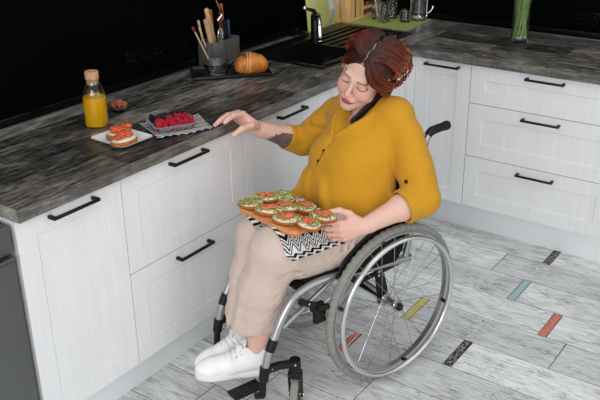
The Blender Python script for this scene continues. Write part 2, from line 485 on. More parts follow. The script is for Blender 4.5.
# ---- cabinets.  local frame of a front: x along the width, y into the cabinet, z up
def front(w_, h_, st=.066, deep=False):
    """door / drawer front: frame with a sunk field"""
    b = MB(); t = .02; d = .0052 if deep else .0022; e = .0035 if deep else .0012
    b.box((0, d + .001, 0), (w_, t, h_), .0008, seg=1)
    o = [(0, 0), (w_, 0), (w_, h_), (0, h_)]; i = [(st, st), (w_ - st, st), (w_ - st, h_ - st), (st, h_ - st)]
    j = [(st + e, st + e), (w_ - st - e, st + e), (w_ - st - e, h_ - st - e), (st + e, h_ - st - e)]
    g = .0022; k_ = [(st + e + g, st + e + g), (w_ - st - e - g, st + e + g), (w_ - st - e - g, h_ - st - e - g), (st + e + g, h_ - st - e - g)]
    vs = [(x, .0, z) for x, z in o] + [(x, .0, z) for x, z in i] + [(x, d + .0006, z) for x, z in j] + [(x, d + .003, z) for x, z in o] + [(x, d + .0006, z) for x, z in k_] + [(x, d - (0 if deep else .0012), z) for x, z in k_]
    fs = []
    for k in range(4):
        k2 = (k + 1) % 4
        fs += [(k, k2, 4 + k2, 4 + k), (4 + k, 4 + k2, 8 + k2, 8 + k), (8 + k, 8 + k2, 16 + k2, 16 + k), (16 + k, 16 + k2, 20 + k2, 20 + k), (12 + k, 12 + k2, k2, k)]
    fs.append((20, 21, 22, 23)); b.add(vs, fs); return b
def handle():
    b = MB(); L_ = .174
    b.box((-L_ / 2, -.033, -.0048), (L_ / 2, -.024, .0048), .0018)
    for s in (-1, 1):
        b.box((s * (L_ / 2 - .0055) - .0055, -.03, -.0055), (s * (L_ / 2 - .0055) + .0055, 0, .0055), .0015)
    return b
HND = handle().build('handle', M_handle); HND_ME = HND.data; bpy.data.objects.remove(HND)
def cabinet(label, origin, rz, w_, fronts, depth=.55, top=H - TH, panel_left=False, deep=False):
    r = empty('base_cabinet', origin, rz, label=label, cat='cabinet')
    b = MB(); b.box((.002, .022, ZP), (w_ - .002, depth, top - .001)); b.build('carcass', M_carc, r)
    for kind, z0, z1, hz in fronts:
        f = front(w_ - .003, z1 - z0 - .003, deep=deep).build(kind, M_white, r, loc=(.0015, 0, z0 + .0015), sharp=20)
        o = bpy.data.objects.new('handle', HND_ME); COL.objects.link(o); o.parent = f; o.location = ((w_ - .003) / 2, 0, hz - z0)
    if panel_left: MB().box((-.019, .003, .0), (-.001, depth, top - .001), .001).build('end_panel', M_carc, r)
    return r
ZT = H - TH; F = .02
tag(MB().box((.0203, -.0300, ZP), (.06, .055, ZT - .0005), .001).build('trim_3', M_carc), kind='structure')   # corner post between the two runs
cabinet('white single-door base cabinet at the left end of the counter', (XL - .0045, F, 0), 0, X1 - XL + .0045, [('door', ZP, ZT, .826)])
cabinet('white two-drawer base cabinet below the berries and toast plate', (X1, F, 0), 0, X2 - X1, [('drawer', ZP, .5033, .471), ('drawer', .5033, ZT, .826)])
cabinet('white base cabinet behind the woman\'s raised arm', (X2, F, 0), 0, X3 - X2, [('door', ZP, ZT, .822)])
cabinet('white sink cabinet in the corner, behind the woman\'s head', (X3, F, 0), 0, .0195 - X3, [('door', ZP, ZT, .822)], top=.70)
cabinet('narrow white single-door cabinet in the corner of the right run', (F, -.031, 0), -PI / 2, YR - .031, [('door', ZP, ZT, .828)], deep=True)
cabinet('wide white three-drawer cabinet below the flower vase', (F, -YR, 0), -PI / 2, YE - YR, [('drawer', ZP, .4122, .374), ('drawer', .4122, .6718, .639), ('drawer', .6718, ZT, .827)], deep=True)

# grey appliance left of the counter
M_steel = mat('grey_steel', (112, 114, 115), rough=.42, metal=.75)
M_dark = mat('dark_gap', (22, 22, 23), rough=.6)
ap = empty('kitchen_appliance', (-2.533, .02, 0), label='grey steel kitchen appliance left of the white cabinets, cut by the photo edge', cat='appliance')
MB().box((-.30, .03, .05), (.293, .56, .8535), .004).build('body', M_dark, ap)
MB().box((-.298, 0, .765), (.295, .03, .852), .005).build('upper_panel', M_steel, ap)
MB().box((-.298, 0, .06), (.295, .03, .742), .005).build('door', M_steel, ap)
hb = MB(); hb.box((-.29, -.012, .750), (.29, -.003, .760), .002); hb.box((-.28, -.004, .751), (-.26, .032, .759)); hb.box((.26, -.004, .751), (.28, .032, .759)); hb.build('handle', M_alu, ap)
for x in (-.26, .26):
    for y in (.06, .5): MB().lathe([(0, 0), (.02, 0), (.02, .05), (0, .05)], 12, c=(x, y, 0)).build('foot', M_dark, ap)

# sockets
M_sock = mat('black_socket_plastic', (4, 5, 5), rough=.3, spec=.06)
M_pin = mat('socket_contact', (90, 88, 84), rough=.3, metal=1.)
def sockets(name, label, n, M):
    r = empty(name, label=label, cat='socket'); r.matrix_world = M
    MB().box((-.0355 * n - .005, -.009, -.041), (.0355 * n + .005, 0, .041), .003).build('frame', M_sock, r)
    for i in range(n):
        x = (i - (n - 1) / 2) * .071
        s = MB(); s.lathe([(.030, 0), (.030, .003), (.0285, .0045), (.0225, .0045), (.021, .002), (.0195, -.006), (0, -.006)], 24, M=T(x, -.009, 0) @ Matrix.Rotation(PI / 2, 4, 'X'))
        so = s.build('socket', M_sock, r)
        p = MB()
        for dx in (-.0095, .0095): p.lathe([(.0026, 0), (.0026, .0075), (.0015, .009), (0, .009)], 8, M=T(x + dx, -.0035, 0) @ Matrix.Rotation(PI / 2, 4, 'X'))
        p.box((x - .004, -.012, .0185), (x + .004, -.006, .021)); p.box((x - .004, -.012, -.021), (x + .004, -.006, -.0185))
        p.build('contact', M_pin, so)
    return r
sockets('triple_socket', 'black triple power socket on the wall behind the juice bottle', 3, T(-1.106, WD, 1.0))
sockets('double_socket', 'black double power socket on the right wall, right of the vase', 2, T(WD, -.635, .985) @ Rz(-PI / 2))
# ------------------------------------------------------------------ sink and tap
M_comp = mat('black_composite', (13, 13, 14), rough=.33, spec=.45)
M_blk = mat('black_plastic', (12, 12, 13), rough=.38, spec=.4)
M_chrome = mat('chrome', (225, 226, 228), rough=.08, metal=1.)
sk = empty('sink', (0, 0, 0), label='black composite sink with drainer set into the left worktop', cat='sink')
b = MB(); BX0, BX1, BY0, BY1, BZ = -.525, -.205, .155, .47, .80
x0, x1, y0, y1 = SX0 - .012, SX1 + .012, SY0 - .012, SY1 + .012; zt = H + .006
for lo, hi in (((x0, y0), (BX0, y1)), ((BX0, y0), (BX1, BY0)), ((BX0, BY1), (BX1, y1)), ((BX1, y0), (x1, BY0)), ((BX1, BY1), (x1, y1)), ((BX1, BY0), (BX1 + .02, BY1)), ((x1 - .03, BY0), (x1, BY1))):
    b.box((*lo, H + .0005), (*hi, zt), .0025)
b.box((BX1 + .02, BY0, H - .01), (x1 - .03, BY1, H - .002), .001)       # sunk drainer field
b.build('rim', M_comp, sk)
bw = MB(); t = .008
bw.box((BX0 - t, BY0 - t, BZ), (BX0, BY1 + t, H)); bw.box((BX1, BY0 - t, BZ), (BX1 + t, BY1 + t, H))
bw.box((BX0 - t, BY0 - t, BZ), (BX1 + t, BY0, H)); bw.box((BX0 - t, BY1, BZ), (BX1 + t, BY1 + t, H)); bw.box((BX0 - t, BY0 - t, BZ - t), (BX1 + t, BY1 + t, BZ))
bw.build('bowl', M_comp, sk)
MB().lathe([(0, .001), (.03, .001), (.034, .006), (.043, .006), (.046, 0), (.046, -.002)], 28, c=(-.265, .345, BZ)).build('drain', M_chrome, sk)
for i in range(6):
    y = BY0 + .03 + i * .05
    MB().box((BX1 + .03, y, H - .004), (x1 - .045, y + .022, H + .004), .003).build('drainer_ridge', M_comp, sk)
# mixer tap
tp = empty('tap', (-.17, .415, zt), label='black mixer tap with chrome spout behind the sink bowl', cat='tap')
MB().lathe([(0, 0), (.029, 0), (.029, .006), (.024, .010), (.024, .125), (.021, .133), (0, .133)], 24).build('body', M_blk, tp)
s = MB(); s.tube(bez([(0, 0, .105), (-.03, -.03, .128), (-.062, -.062, .112), (-.073, -.073, .06), (-.074, -.074, .028)], 6), [.012] * 24 + [.0125], 14); s.build('spout', M_chrome, tp)
s = MB(); s.tube([(0, 0, .13), (-.012, .004, .15), (-.058, .018, .168)], [.012, .010, .006], 12); s.build('lever', M_blk, tp)
MB().ball((-.064, .020, .170), .0125).build('lever_knob', M_chrome, tp)
pg = empty('sink_plug', (-.085, .585, H), label='round black sink plug with knob lying behind the tap', cat='plug')
MB().lathe([(0, 0), (.043, 0), (.046, .004), (.044, .009), (.02, .012), (0, .012)], 28).build('disc', M_blk, pg)
MB().lathe([(.006, .01), (.006, .024), (.011, .028), (.011, .034), (0, .036)], 16).build('knob', M_blk, pg)

# ------------------------------------------------------------------ juice bottle
M_glass = mat('clear_glass', (238, 242, 241), rough=.01, trans=.985, ior=1.47); M_clear = mat('clear_bottle_glass', (250, 252, 250), rough=.0, trans=1., ior=1.45); M_juice = mat('orange_juice', (255, 200, 16), rough=.3, spec=.3)
M_cork = mat('cork', (205, 160, 120), vary=.3, vscale=120, rough=.85, bump=.2, bscale=150)
bt = empty('juice_bottle', (-1.600, .368, H), label='clear glass bottle of orange juice with a wide cork', cat='bottle')
MB().lathe([(0, .001), (.038, .001), (.040, .006), (.0395, .115), (.036, .13), (.027, .148), (.0235, .155), (.0235, .168), (.0215, .168), (.0215, .155), (.025, .147), (.034, .13), (.0375, .114), (.0378, .008), (.036, .005), (0, .005)], 36).build('glass_body', M_clear, bt)
MB().lathe([(0, .003), (.0365, .003), (.0386, .007), (.0384, .106), (0, .106)], 36).build('juice', M_juice, bt)
MB().lathe([(0, .150), (.0212, .150), (.0212, .1685), (.0232, .1685), (.0238, .172), (.0238, .192), (.022, .195), (0, .195)], 28).build('cork', M_cork, bt)

# ------------------------------------------------------------------ bowl of nuts
M_nut = mat('nut_brown', (150, 82, 52), rgb2=(196, 112, 78), vscale=90, rough=.5, bump=.3, bscale=160)
nb = empty('nut_bowl', (-1.447, .418, H), label='small clear glass bowl holding nuts, beside the juice bottle', cat='bowl')
def bowl_prof(r, h, t=.0025): return [(0, 0), (r * .5, 0), (r * .62, h * .10), (r * .88, h * .55), (r, h), (r - t, h), (r * .87 - t, h * .57), (r * .6, h * .16), (r * .45, h * .10), (0, h * .10)]
MB().lathe(bowl_prof(.039, .030), 32).build('glass', M_clear, nb)
nb_b = MB(); R_ = random.Random(3)
def nut_mesh():
    b = bmesh.new(); bmesh.ops.create_icosphere(b, subdivisions=2, radius=1)
    for v in b.verts:
        g = 1 + .16 * math.sin(v.co.y * 9) * (1 if abs(v.co.x) > .15 else -1.5)
        v.co = Vector((v.co.x * .0075 * g, v.co.y * .0125, v.co.z * .006 * g))
    return b
proto = MB().bm(nut_mesh()).build('nut', M_nut); nut_me = proto.data; bpy.data.objects.remove(proto)
pos = [(.0, .0, .012)] + [(.017 * math.cos(a), .017 * math.sin(a), .013) for a in np.arange(0, 6.2, 1.26)] + [(.024 * math.cos(a), .024 * math.sin(a), .024) for a in np.arange(.4, 6.5, .9)] + [(.009 * math.cos(a), .009 * math.sin(a), .026) for a in (0, 2, 4)] + [(0, 0, .035)]
for x, y, z in pos:
    o = bpy.data.objects.new('nut', nut_me); COL.objects.link(o); o.location = (-1.447 + x, .418 + y, H + z + .002)
    o.rotation_euler = (R_.uniform(-.5, .5), R_.uniform(-.5, .5), R_.uniform(0, 6))
    tag(o, 'shelled brown nut in the small glass bowl beside the juice bottle', 'nut', 'nuts in the small glass bowl')

# ------------------------------------------------------------------ bread with toppings
M_crumb = mat('bread_crumb', (226, 190, 140), vary=.2, vscale=90, rough=.9, bump=.2, bscale=140)
M_crust = mat('bread_crust', (176, 102, 46), vary=.35, vscale=60, rough=.75)
M_cream = mat('cream_cheese', (222, 218, 194), rough=.55)
M_salmon = mat('salmon_orange', (206, 96, 58), rgb2=(226, 140, 104), vscale=75, stretch=(1, 4, 1), rough=.4, lo=.45, hi=.7)
M_tomato = mat('salmon_red', (204, 66, 36), rgb2=(226, 112, 70), vscale=60, rough=.32)
M_green = mat('chopped_green', (140, 140, 44), rgb2=(178, 170, 84), vscale=120, rough=.6)
M_dkgreen = mat('herb_green', (104, 116, 36), rough=.6)
def slice_mb(rx, ry, h, mi_c, mi_t):
    b = MB(); n = 28; P = []
    def ring(k, z): return [(rx * k * math.cos(2 * PI * j / n) * (1 + .05 * math.sin(3 * 2 * PI * j / n)), ry * k * math.sin(2 * PI * j / n), z) for j in range(n)]
    rs = [ring(.88, 0), ring(.99, h * .3), ring(1., h * .7), ring(.95, h)]
    for r in rs: P += r
    fs = []; ms = []
    for i in range(3):
        for j in range(n): fs.append((i * n + j, i * n + (j + 1) % n, (i + 1) * n + (j + 1) % n, (i + 1) * n + j)); ms.append(mi_c)
    fs.append(tuple(3 * n + j for j in range(n))); ms.append(mi_t); fs.append(tuple(range(n))[::-1]); ms.append(mi_c)
    return b.add(P, fs, ms)
def sandwich(M, label, group, kind, seed, rx=.036, ry=.026, h=.015):
    """open sandwich: slice, cream cheese, chopped green, pieces of salmon"""
    r = empty('open_sandwich', label=label, cat='sandwich', group=group); r.matrix_world = M
    R = random.Random(seed)
    slice_mb(rx, ry, h, 0, 1).build('bread_slice', [M_crust, M_crumb], r, sharp=50)
    c = MB(); n = 30
    c_prof = [(0.88, 0), (.93, .002), (.86, .0045), (.6, .006), (0, .0065)]
    vs = []; fs = []
    for k, z in c_prof[:-1]:
        for j in range(n):
            a = 2 * PI * j / n; q = k * (1 + .05 * math.sin(5 * a + seed) + .03 * math.sin(8 * a + 2 * seed)) * .96
            vs.append((rx * q * math.cos(a), ry * q * math.sin(a), h + z - .001))
    vs.append((0, 0, h + .006))
    for i in range(3):
        for j in range(n): fs.append((i * n + j, i * n + (j + 1) % n, (i + 1) * n + (j + 1) % n, (i + 1) * n + j))
    for j in range(n): fs.append((3 * n + j, 3 * n + (j + 1) % n, len(vs) - 1))
    c.add(vs, fs).build('cream_cheese', M_cream, r, sharp=0)
    if kind != 'red':
        g = MB()
        for _ in range(190 if kind == 'green' else 130):
            a = R.uniform(0, 2 * PI); q = R.uniform(0, 1) ** .55 * .93; s_ = R.uniform(.0018, .0038)
            g.ball((rx * q * math.cos(a), ry * q * math.sin(a), h + .0070 - q * .002), (s_, s_ * R.uniform(.6, 1.2), s_ * .8), sub=1, mi=0 if R.random() < .7 else 1)
        tag(g.build('chopped_greens', [M_green, M_dkgreen], r), kind='stuff')
    k = {'green': 0, 'mixed': 2, 'red': 13}[kind]
    for i in range(k):
        a = R.uniform(0, 6.3) if kind == 'red' else i * PI + R.uniform(-.4, .4); q = R.uniform(.1, .74) if kind == 'red' else .22
        p = MB(); sx = R.uniform(.017, .023) * (.85 if kind == 'red' else 1); sy = R.uniform(.010, .014) * (.85 if kind == 'red' else 1)
        b = bmesh.new(); bmesh.ops.create_grid(b, x_segments=7, y_segments=7, size=1)
        for v in b.verts:
            u, w_ = v.co.x, v.co.y; rr = max(abs(u), abs(w_)); ro = math.hypot(u, w_) + 1e-6
            u, w_ = u * rr / ro, w_ * rr / ro
            v.co = Vector((u * sx, w_ * sy, .0045 * (1 - .6 * rr * rr) + .0028 * math.sin(4 * u + i + seed) * math.cos(3 * w_)))
        bmesh.ops.solidify(b, geom=b.faces[:], thickness=.0035)
        p.bm(b, 0, T(rx * q * math.cos(a), ry * q * math.sin(a), h + .0085 + .0028 * (i % 3)) @ Rz(R.uniform(0, 6)) @ Matrix.Rotation(R.uniform(-.3, .3), 4, 'X'))
        p.build('salmon_piece', M_tomato if kind == 'red' else M_salmon, r, sharp=0)
    return r

# square plate with two toasts
M_porc = mat('white_porcelain', (228, 228, 226), rough=.2, spec=.5)
def sq_ring(hs, rc, z, n=6):
    o = []
    for q in range(4):
        cx = (hs - rc) * (1, -1, -1, 1)[q]; cy = (hs - rc) * (1, 1, -1, -1)[q]
        for j in range(n + 1):
            a = PI / 2 * (q + j / n); o.append((cx + rc * math.cos(a), cy + rc * math.sin(a), z))
    return o
def loft(rings, cap0=True, cap1=True):
    n = len(rings[0]); vs = sum(rings, []); fs = []
    for i in range(len(rings) - 1):
        for j in range(n): fs.append((i * n + j, i * n + (j + 1) % n, (i + 1) * n + (j + 1) % n, (i + 1) * n + j))
    if cap0: fs.append(tuple(range(n))[::-1])
    if cap1: fs.append(tuple((len(rings) - 1) * n + j for j in range(n)))
    return MB().add(vs, fs)
pl = loft([sq_ring(.050, .02, 0), sq_ring(.056, .02, .002), sq_ring(.082, .022, .015), sq_ring(.083, .022, .0165), sq_ring(.080, .02, .0165), sq_ring(.058, .018, .005), sq_ring(.04, .015, .0045)]).build('plate', M_porc, loc=(-1.668, .170, H), rot=(0, 0, -.03)); bpy.data.objects['plate'].scale = (.86, 1.02, 1)
tag(pl, 'square white porcelain plate with two salmon toasts, in front of the juice', 'plate')
for (x, y, a, lb, sd) in ((-1.648, .204, .2, 'salmon-topped toast on the square white plate, the one nearer the wall', 3), (-1.690, .134, .1, 'salmon-topped toast on the square white plate, the one nearer the counter edge', 8)):
    sandwich(T(x, y, H + .0058) @ Rz(a), lb, 'salmon toasts on the square plate', 'red', sd, .054, .035, .018)

# ------------------------------------------------------------------ tray of berries on a patterned napkin
M_zig = zigzag_mat('black_white_weave', 7., 13.)
def napkin(name, Fn, nu, nv, th, mats, label):
    """cloth as a thin double sheet following Fn(u,v)"""
    vs = []; fs = []; uv = []
    for i in range(nu + 1):
        for j in range(nv + 1): vs.append(Fn(i / nu, j / nv)); uv.append((i / nu, j / nv))
    for i in range(nu):
        for j in range(nv): a = i * (nv + 1) + j; fs.append((a, a + nv + 1, a + nv + 2, a + 1))
    me = bpy.data.meshes.new(name); me.from_pydata(vs, [], fs); ul = me.uv_layers.new(name='UVMap')
    for l in me.loops: ul.data[l.index].uv = uv[l.vertex_index]
    me.polygons.foreach_set('use_smooth', [True] * len(me.polygons)); me.materials.append(mats); me.update()
    o = bpy.data.objects.new(name, me); COL.objects.link(o)
    sm = o.modifiers.new('thickness', 'SOLIDIFY'); sm.thickness = th; sm.offset = 1
    return tag(o, label, 'napkin')
q = [Vector(p) for p in ((-1.592, .078, 0), (-1.408, -.008, 0), (-1.322, .140, 0), (-1.512, .250, 0))]
def NF(u, v):
    p = (q[0] * (1 - u) + q[1] * u) * (1 - v) + (q[3] * (1 - u) + q[2] * u) * v
    edge = min(1, 6 * min(u, 1 - u, v, 1 - v))
    return (p.x, p.y, H + .002 + .0022 * (1 + math.sin(9 * u + 5 * v)) * (1 - .6 * edge))
napkin('patterned_napkin', NF, 36, 36, .0015, M_zig, 'black and white patterned napkin lying under the berry tray on the counter')
M_tray = mat('clear_tray_plastic', (222, 226, 230), rough=.06, trans=.72, spec=.5)
tm = T(-1.475, .125, H + .0065) @ Rz(-.5)
tr = loft([sq_ring(.060, .02, 0), sq_ring(.064, .02, .003), sq_ring(.076, .022, .026), sq_ring(.083, .022, .027), sq_ring(.083, .022, .0285), sq_ring(.0735, .02, .0285), sq_ring(.062, .018, .0045), sq_ring(.03, .01, .004)]).build('berry_tray', M_tray)
tr.matrix_world = tm @ Matrix.Diagonal((.95, .79, .72, 1)); tag(tr, 'clear shallow tray of raspberries and dark berries on the patterned napkin', 'tray')
M_rasp = mat('raspberry_red', (172, 22, 48), rough=.42, spec=.4); M_dark_b = mat('dark_berry', (20, 18, 28), rough=.28, spec=.5)
def berry(r, h, k):
    b = MB(); i = 0
    for row, (zz, rr, n) in enumerate(((.1, .62, 7), (.38, .86, 9), (.66, .72, 8), (.9, .40, 5), (1.04, 0, 1))):
        for j in range(n):
            a = 2 * PI * (j + .5 * (row % 2)) / n
            b.ball((r * rr * math.cos(a), r * rr * math.sin(a), h * zz), r * .36, sub=1)
    b.lathe([(0, 0), (r * .6, h * .05), (r * .8, h * .4), (r * .5, h * .85), (0, h)], 10); return b
def proto_me(b, nm, m):
    o = b.build(nm, m); me = o.data; bpy.data.objects.remove(o); return me
ME_r = proto_me(berry(.0095, .017, 0), 'raspberry', M_rasp); ME_d = proto_me(berry(.0092, .015, 1), 'blackberry', M_dark_b)
R_ = random.Random(11)
for lay, zz in ((0, .0075), (1, .021)):
    n = 7
    for i in range(n):
        for j in range(n - 1):
            st = .0185; x = (i - (n - 1) / 2) * st + R_.uniform(-.002, .002); y = (j - (n - 2) / 2) * st + R_.uniform(-.002, .002)
            if abs(x) > (.062 if lay == 0 else .058) or abs(y) > .05: continue
            dark = (y - .28 * x) > .012
            p = tm @ Vector((x, y, zz))
            o = bpy.data.objects.new('blackberry' if dark else 'raspberry', ME_d if dark else ME_r); COL.objects.link(o)
            o.location = p; o.rotation_euler = (R_.uniform(-.9, .9), R_.uniform(-.9, .9), R_.uniform(0, 6))
            if dark: tag(o, 'black berry heaped on the wall side of the clear tray', 'berry', 'dark berries in the clear tray')
            else: tag(o, 'red raspberry heaped on the room side of the clear tray', 'berry', 'raspberries in the clear tray')

# ------------------------------------------------------------------ black slate tray with a glass bowl and a bread roll
M_slate = mat('black_slate', (17, 18, 19), rough=.4, spec=.4)
ST = T(-.822, .405, H) @ Rz(math.atan2(-.208, .227))
b = MB(); b.box((-.165, -.085, .002), (.165, .085, .008), .002)
for lo, hi in (((-.165, -.085), (.165, -.077)), ((-.165, .077), (.165, .085)), ((-.165, -.085), (-.157, .085)), ((.157, -.085), (.165, .085))): b.box((*lo, .002), (*hi, .016), .003)
for x in (-.14, .14):
    for y in (-.06, .06): b.box((x - .01, y - .01, 0), (x + .01, y + .01, .003))
o = b.build('serving_tray', M_slate); o.matrix_world = ST; tag(o, 'black rectangular tray under the glass bowl and bread roll', 'tray')
o = MB().lathe([(0, 0), (.036, 0), (.038, .004), (.052, .022), (.064, .042), (.066, .047), (.0635, .048), (.060, .043), (.049, .024), (.034, .007), (0, .006)], 40).build('glass_bowl', M_clear, loc=(-.870, .433, H + .0085)); tag(o, 'empty clear glass bowl standing on the black tray', 'bowl')
M_bread = mat('roll_crust', (204, 128, 52), rgb2=(168, 88, 30), vscale=26, rough=.5, lo=.42, hi=.62, bump=.25, bscale=130)
M_band = mat('pale_dough_band', (226, 176, 108), rough=.7)
S = Sdf(); S.chain([(-.048, -.003, .032), (-.030, .002, .036), (0, .005, .039), (.028, .003, .037), (.046, -.003, .032)], [.024, .033, .039, .036, .026], k=.012)
for x, k in ((-.046, .01), (-.026, .01), (.03, .008), (.05, .008)): S.cap((x, -.05, .080), (x + .012, .05, .086), .012, k=k, op='s')
V, F_ = S.mesh(.0022); V[:, 2] = np.maximum(V[:, 2], .003) - .003
br = empty('bread_roll', label='golden brown bread roll lying on the black tray', cat='bread'); br.matrix_world = T(-.790, .318, H + .0085) @ Rz(math.atan2(-.208, .227)) @ Matrix.Diagonal((1.0, 1.1, 1.12, 1))
mesh_obj('roll', V, F_, M_bread, br)
bd = MB()
for x0 in (-.010, -.022):
    bd.tube([(x0 + .006 * math.sin(a), .005 + .0395 * math.cos(a), .036 + .0400 * math.sin(a)) for a in np.linspace(-.75, PI + .75, 30)], .0028 if x0 > -.015 else .002, 8)
bd.build('dough_band', M_band, br)

# ------------------------------------------------------------------ knife holder with its tools
M_bsteel = mat('brushed_steel', (150, 148, 144), rough=.3, metal=.75, vary=.18, vscale=30, stretch=(18, 18, .5))
M_dsteel = mat('dark_steel', (70, 72, 76), rough=.3, metal=.9)
M_pale = mat('pale_wood', (228, 200, 164), vary=.2, vscale=20, stretch=(1, 1, .2), rough=.6)
M_tan = mat('tan_wood', (206, 166, 122), vary=.25, vscale=24, stretch=(6, 6, .6), rough=.6)
M_orange = mat('orange_wood', (196, 104, 40), vary=.25, vscale=20, stretch=(6, 6, .6), rough=.45)
M_blue = mat('blue_handle', (38, 66, 130), rough=.4); M_redtip = mat('red_tip', (112, 52, 44), rough=.5)
kx0, kx1, ky0, ky1, kh = -.812, -.632, .508, .594, .113
b = MB(); t = .003
b.box((kx0, ky0, H), (kx1, ky1, H + .004)); b.box((kx0, ky0, H), (kx1, ky0 + t, H + kh), .001); b.box((kx0, ky1 - t, H), (kx1, ky1, H + kh), .001)
b.box((kx0, ky0, H), (kx0 + t, ky1, H + kh), .001); b.box((kx1 - t, ky0, H), (kx1, ky1, H + kh), .001); b.box((-.727, ky0, H), (-.724, ky1, H + kh - .006))
tag(b.build('knife_holder', M_bsteel), 'rectangular brushed steel holder full of knives and wooden tools', 'utensil holder')
def tool(name, label, cat, parts):
    r = empty(name, parts[0][2][0], label=label, cat=cat)
    for nm, m, pts, rad, kw in parts:
        pts = [Vector(p) - r.location for p in pts]
        MB().tube(pts, rad, **kw).build(nm, m, r)
    return r
zb = H + .006; yk = .55
def two(base, top, f): a = Vector(base); c = Vector(top); return a + (c - a) * f
def stick(name, label, cat, base, top, m1, m2, f, r1, r2, n1='shaft', n2='handle', flat1=1., flat2=1., up=(0, 1, 0)):
    mid = two(base, top, f); mid2 = two(base, top, f - .01)
    return tool(name, label, cat, [(n1, m1, [base, mid], r1, dict(n=10, flat=flat1, up=up)), (n2, m2, [mid2, two(base, top, f + .02), two(base, top, .5 + f / 2), two(base, top, .985), top], [r2 * .8, r2, r2 * 1.06, r2, r2 * .6], dict(n=12, flat=flat2, up=up))])
stick('pastry_brush', 'thin red-tipped stick leaning out of the left end of the steel holder', 'brush', (-.792, .535, zb), (-.885, .55, 1.088), M_pale, M_redtip, .90, .0035, .0062, 'stick', 'tip')
stick('wooden_skewer', 'thin pale stick next to the red-tipped one in the steel holder', 'stick', (-.780, .548, zb), (-.843, .55, 1.078), M_pale, M_pale, .8, .003, .0048, 'stick', 'tip')
stick('wooden_spoon', 'slim tan wooden stick behind the thick tan handle in the steel holder', 'spoon', (-.776, .575, zb), (-.826, .57, 1.103), M_tan, M_tan, .8, .004, .0058)
stick('paring_knife', 'knife with a thick short tan wooden handle in the steel holder', 'knife', (-.757, .540, zb), (-.806, .545, 1.108), M_dsteel, M_tan, .36, .010, .0128, 'blade', 'handle', .2, .8)
stick('wooden_spatula', 'spatula with a long tan wooden handle, tallest wooden tool in the steel holder', 'spatula', (-.715, .560, zb), (-.794, .55, 1.150), M_tan, M_tan, .4, .010, .0118, 'blade', 'handle', .3, .7)
stick('steak_knife', 'orange-handled knife half hidden behind the white ladle in the steel holder', 'knife', (-.722, .578, zb), (-.745, .572, 1.135), M_dsteel, M_orange, .5, .009, .0098, 'blade', 'handle', .2, .8)
stick('carving_knife', 'orange-handled knife right of the white ladle in the steel holder', 'knife', (-.665, .570, zb), (-.688, .560, 1.152), M_dsteel, M_orange, .5, .010, .0105, 'blade', 'handle', .2, .8)
stick('utility_knife', 'blue-handled knife at the right end of the steel holder', 'knife', (-.643, .555, zb), (-.648, .555, 1.076), M_dsteel, M_blue, .45, .009, .0066, 'blade', 'handle', .2, .8)
r = tool('ladle', 'curved shiny white-metal ladle handle rising from the steel holder above a dark spatula blade', 'ladle', [
    ('handle', M_chrome, bez([(-.70, .545, zb), (-.715, .545, 1.06), (-.728, .545, 1.09), (-.708, .54, 1.112), (-.722, .54, 1.145), (-.740, .545, 1.19), (-.738, .55, 1.225)], 6), .0068, dict(n=10, flat=.7))])
r = empty('kitchen_spatula', (-.69, .532, zb), label='dark grey flat spatula blade standing in front of the steel ladle', cat='spatula')
MB().box((-.004, -.001, 0), (.004, .001, .06)).build('stem', M_dsteel, r)
MB().prism([(-.012, .05), (.016, .05), (.006, .185), (-.026, .19)], -.001, .001, M=Matrix.Rotation(PI / 2, 4, 'X'), bev=.0005).build('blade', M_dsteel, r)
r = empty('whisk', (-.742, .522, zb), label='small wire whisk low in the middle of the steel holder', cat='whisk')
for k in range(4):
    a = k * PI / 4; w_ = [(.013 * math.sin(q) * math.cos(a), .013 * math.sin(q) * math.sin(a), .13 - .028 * math.cos(q)) for q in np.linspace(.15, 2 * PI - .15, 22)]
    MB().tube(w_, .0011, 6).build('wire', M_chrome, r)
MB().tube([(0, 0, 0), (0, 0, .104)], .004, 8).build('handle', M_chrome, r)
r = empty('sharpening_steel', (-.64, .583, zb), label='thin steel rod upright at the back right corner of the holder', cat='rod')
MB().tube([(0, 0, 0), (0, 0, .125)], .0035, 8).build('rod', M_bsteel, r); MB().ball((0, 0, .127), .0045).build('tip', M_bsteel, r)

# ------------------------------------------------------------------ boards and spice rack against the wall
M_olive = mat('olive_board', (206, 210, 130), vary=.12, vscale=14, rough=.5)
M_rack = mat('rack_wood', (240, 192, 128), vary=.25, vscale=16, stretch=(4, 4, .5), rough=.55)
b = MB(); b.box((-.0, -.006, 0), (.19, .006, .30), .004); o = b.build('chopping_board', M_olive, loc=(-.015, .565, H + .001), rot=(-.1, 0, 0)); tag(o, 'plain olive green chopping board leaning on the wall behind the tap', 'board')
def dots_mat():
    m = bpy.data.materials.new('printed_dots'); m.use_nodes = True; nt = m.node_tree; N = nt.nodes; L = nt.links; bs = N['Principled BSDF']
    tc = N.new('ShaderNodeTexCoord'); vo = N.new('ShaderNodeTexVoronoi'); vo.inputs['Scale'].default_value = 22
    L.new(tc.outputs['Object'], vo.inputs['Vector']); sp = N.new('ShaderNodeSeparateColor'); L.new(vo.outputs['Color'], sp.inputs[0])
    r = N.new('ShaderNodeValToRGB'); e = r.color_ramp.elements; r.color_ramp.interpolation = 'CONSTANT'
    e[0].position = 0; e[0].color = (*lin((206, 188, 96)), 1); e[1].position = .3; e[1].color = (*lin((204, 210, 204)), 1)
    for p, c in ((.5, (120, 176, 200)), (.68, (214, 176, 150)), (.84, (190, 180, 206))): q = e.new(p); q.color = (*lin(c), 1)
    L.new(sp.outputs[0], r.inputs['Fac']); L.new(r.outputs['Color'], bs.inputs['Base Color']); bs.inputs['Roughness'].default_value = .4; return m
M_dots = dots_mat()
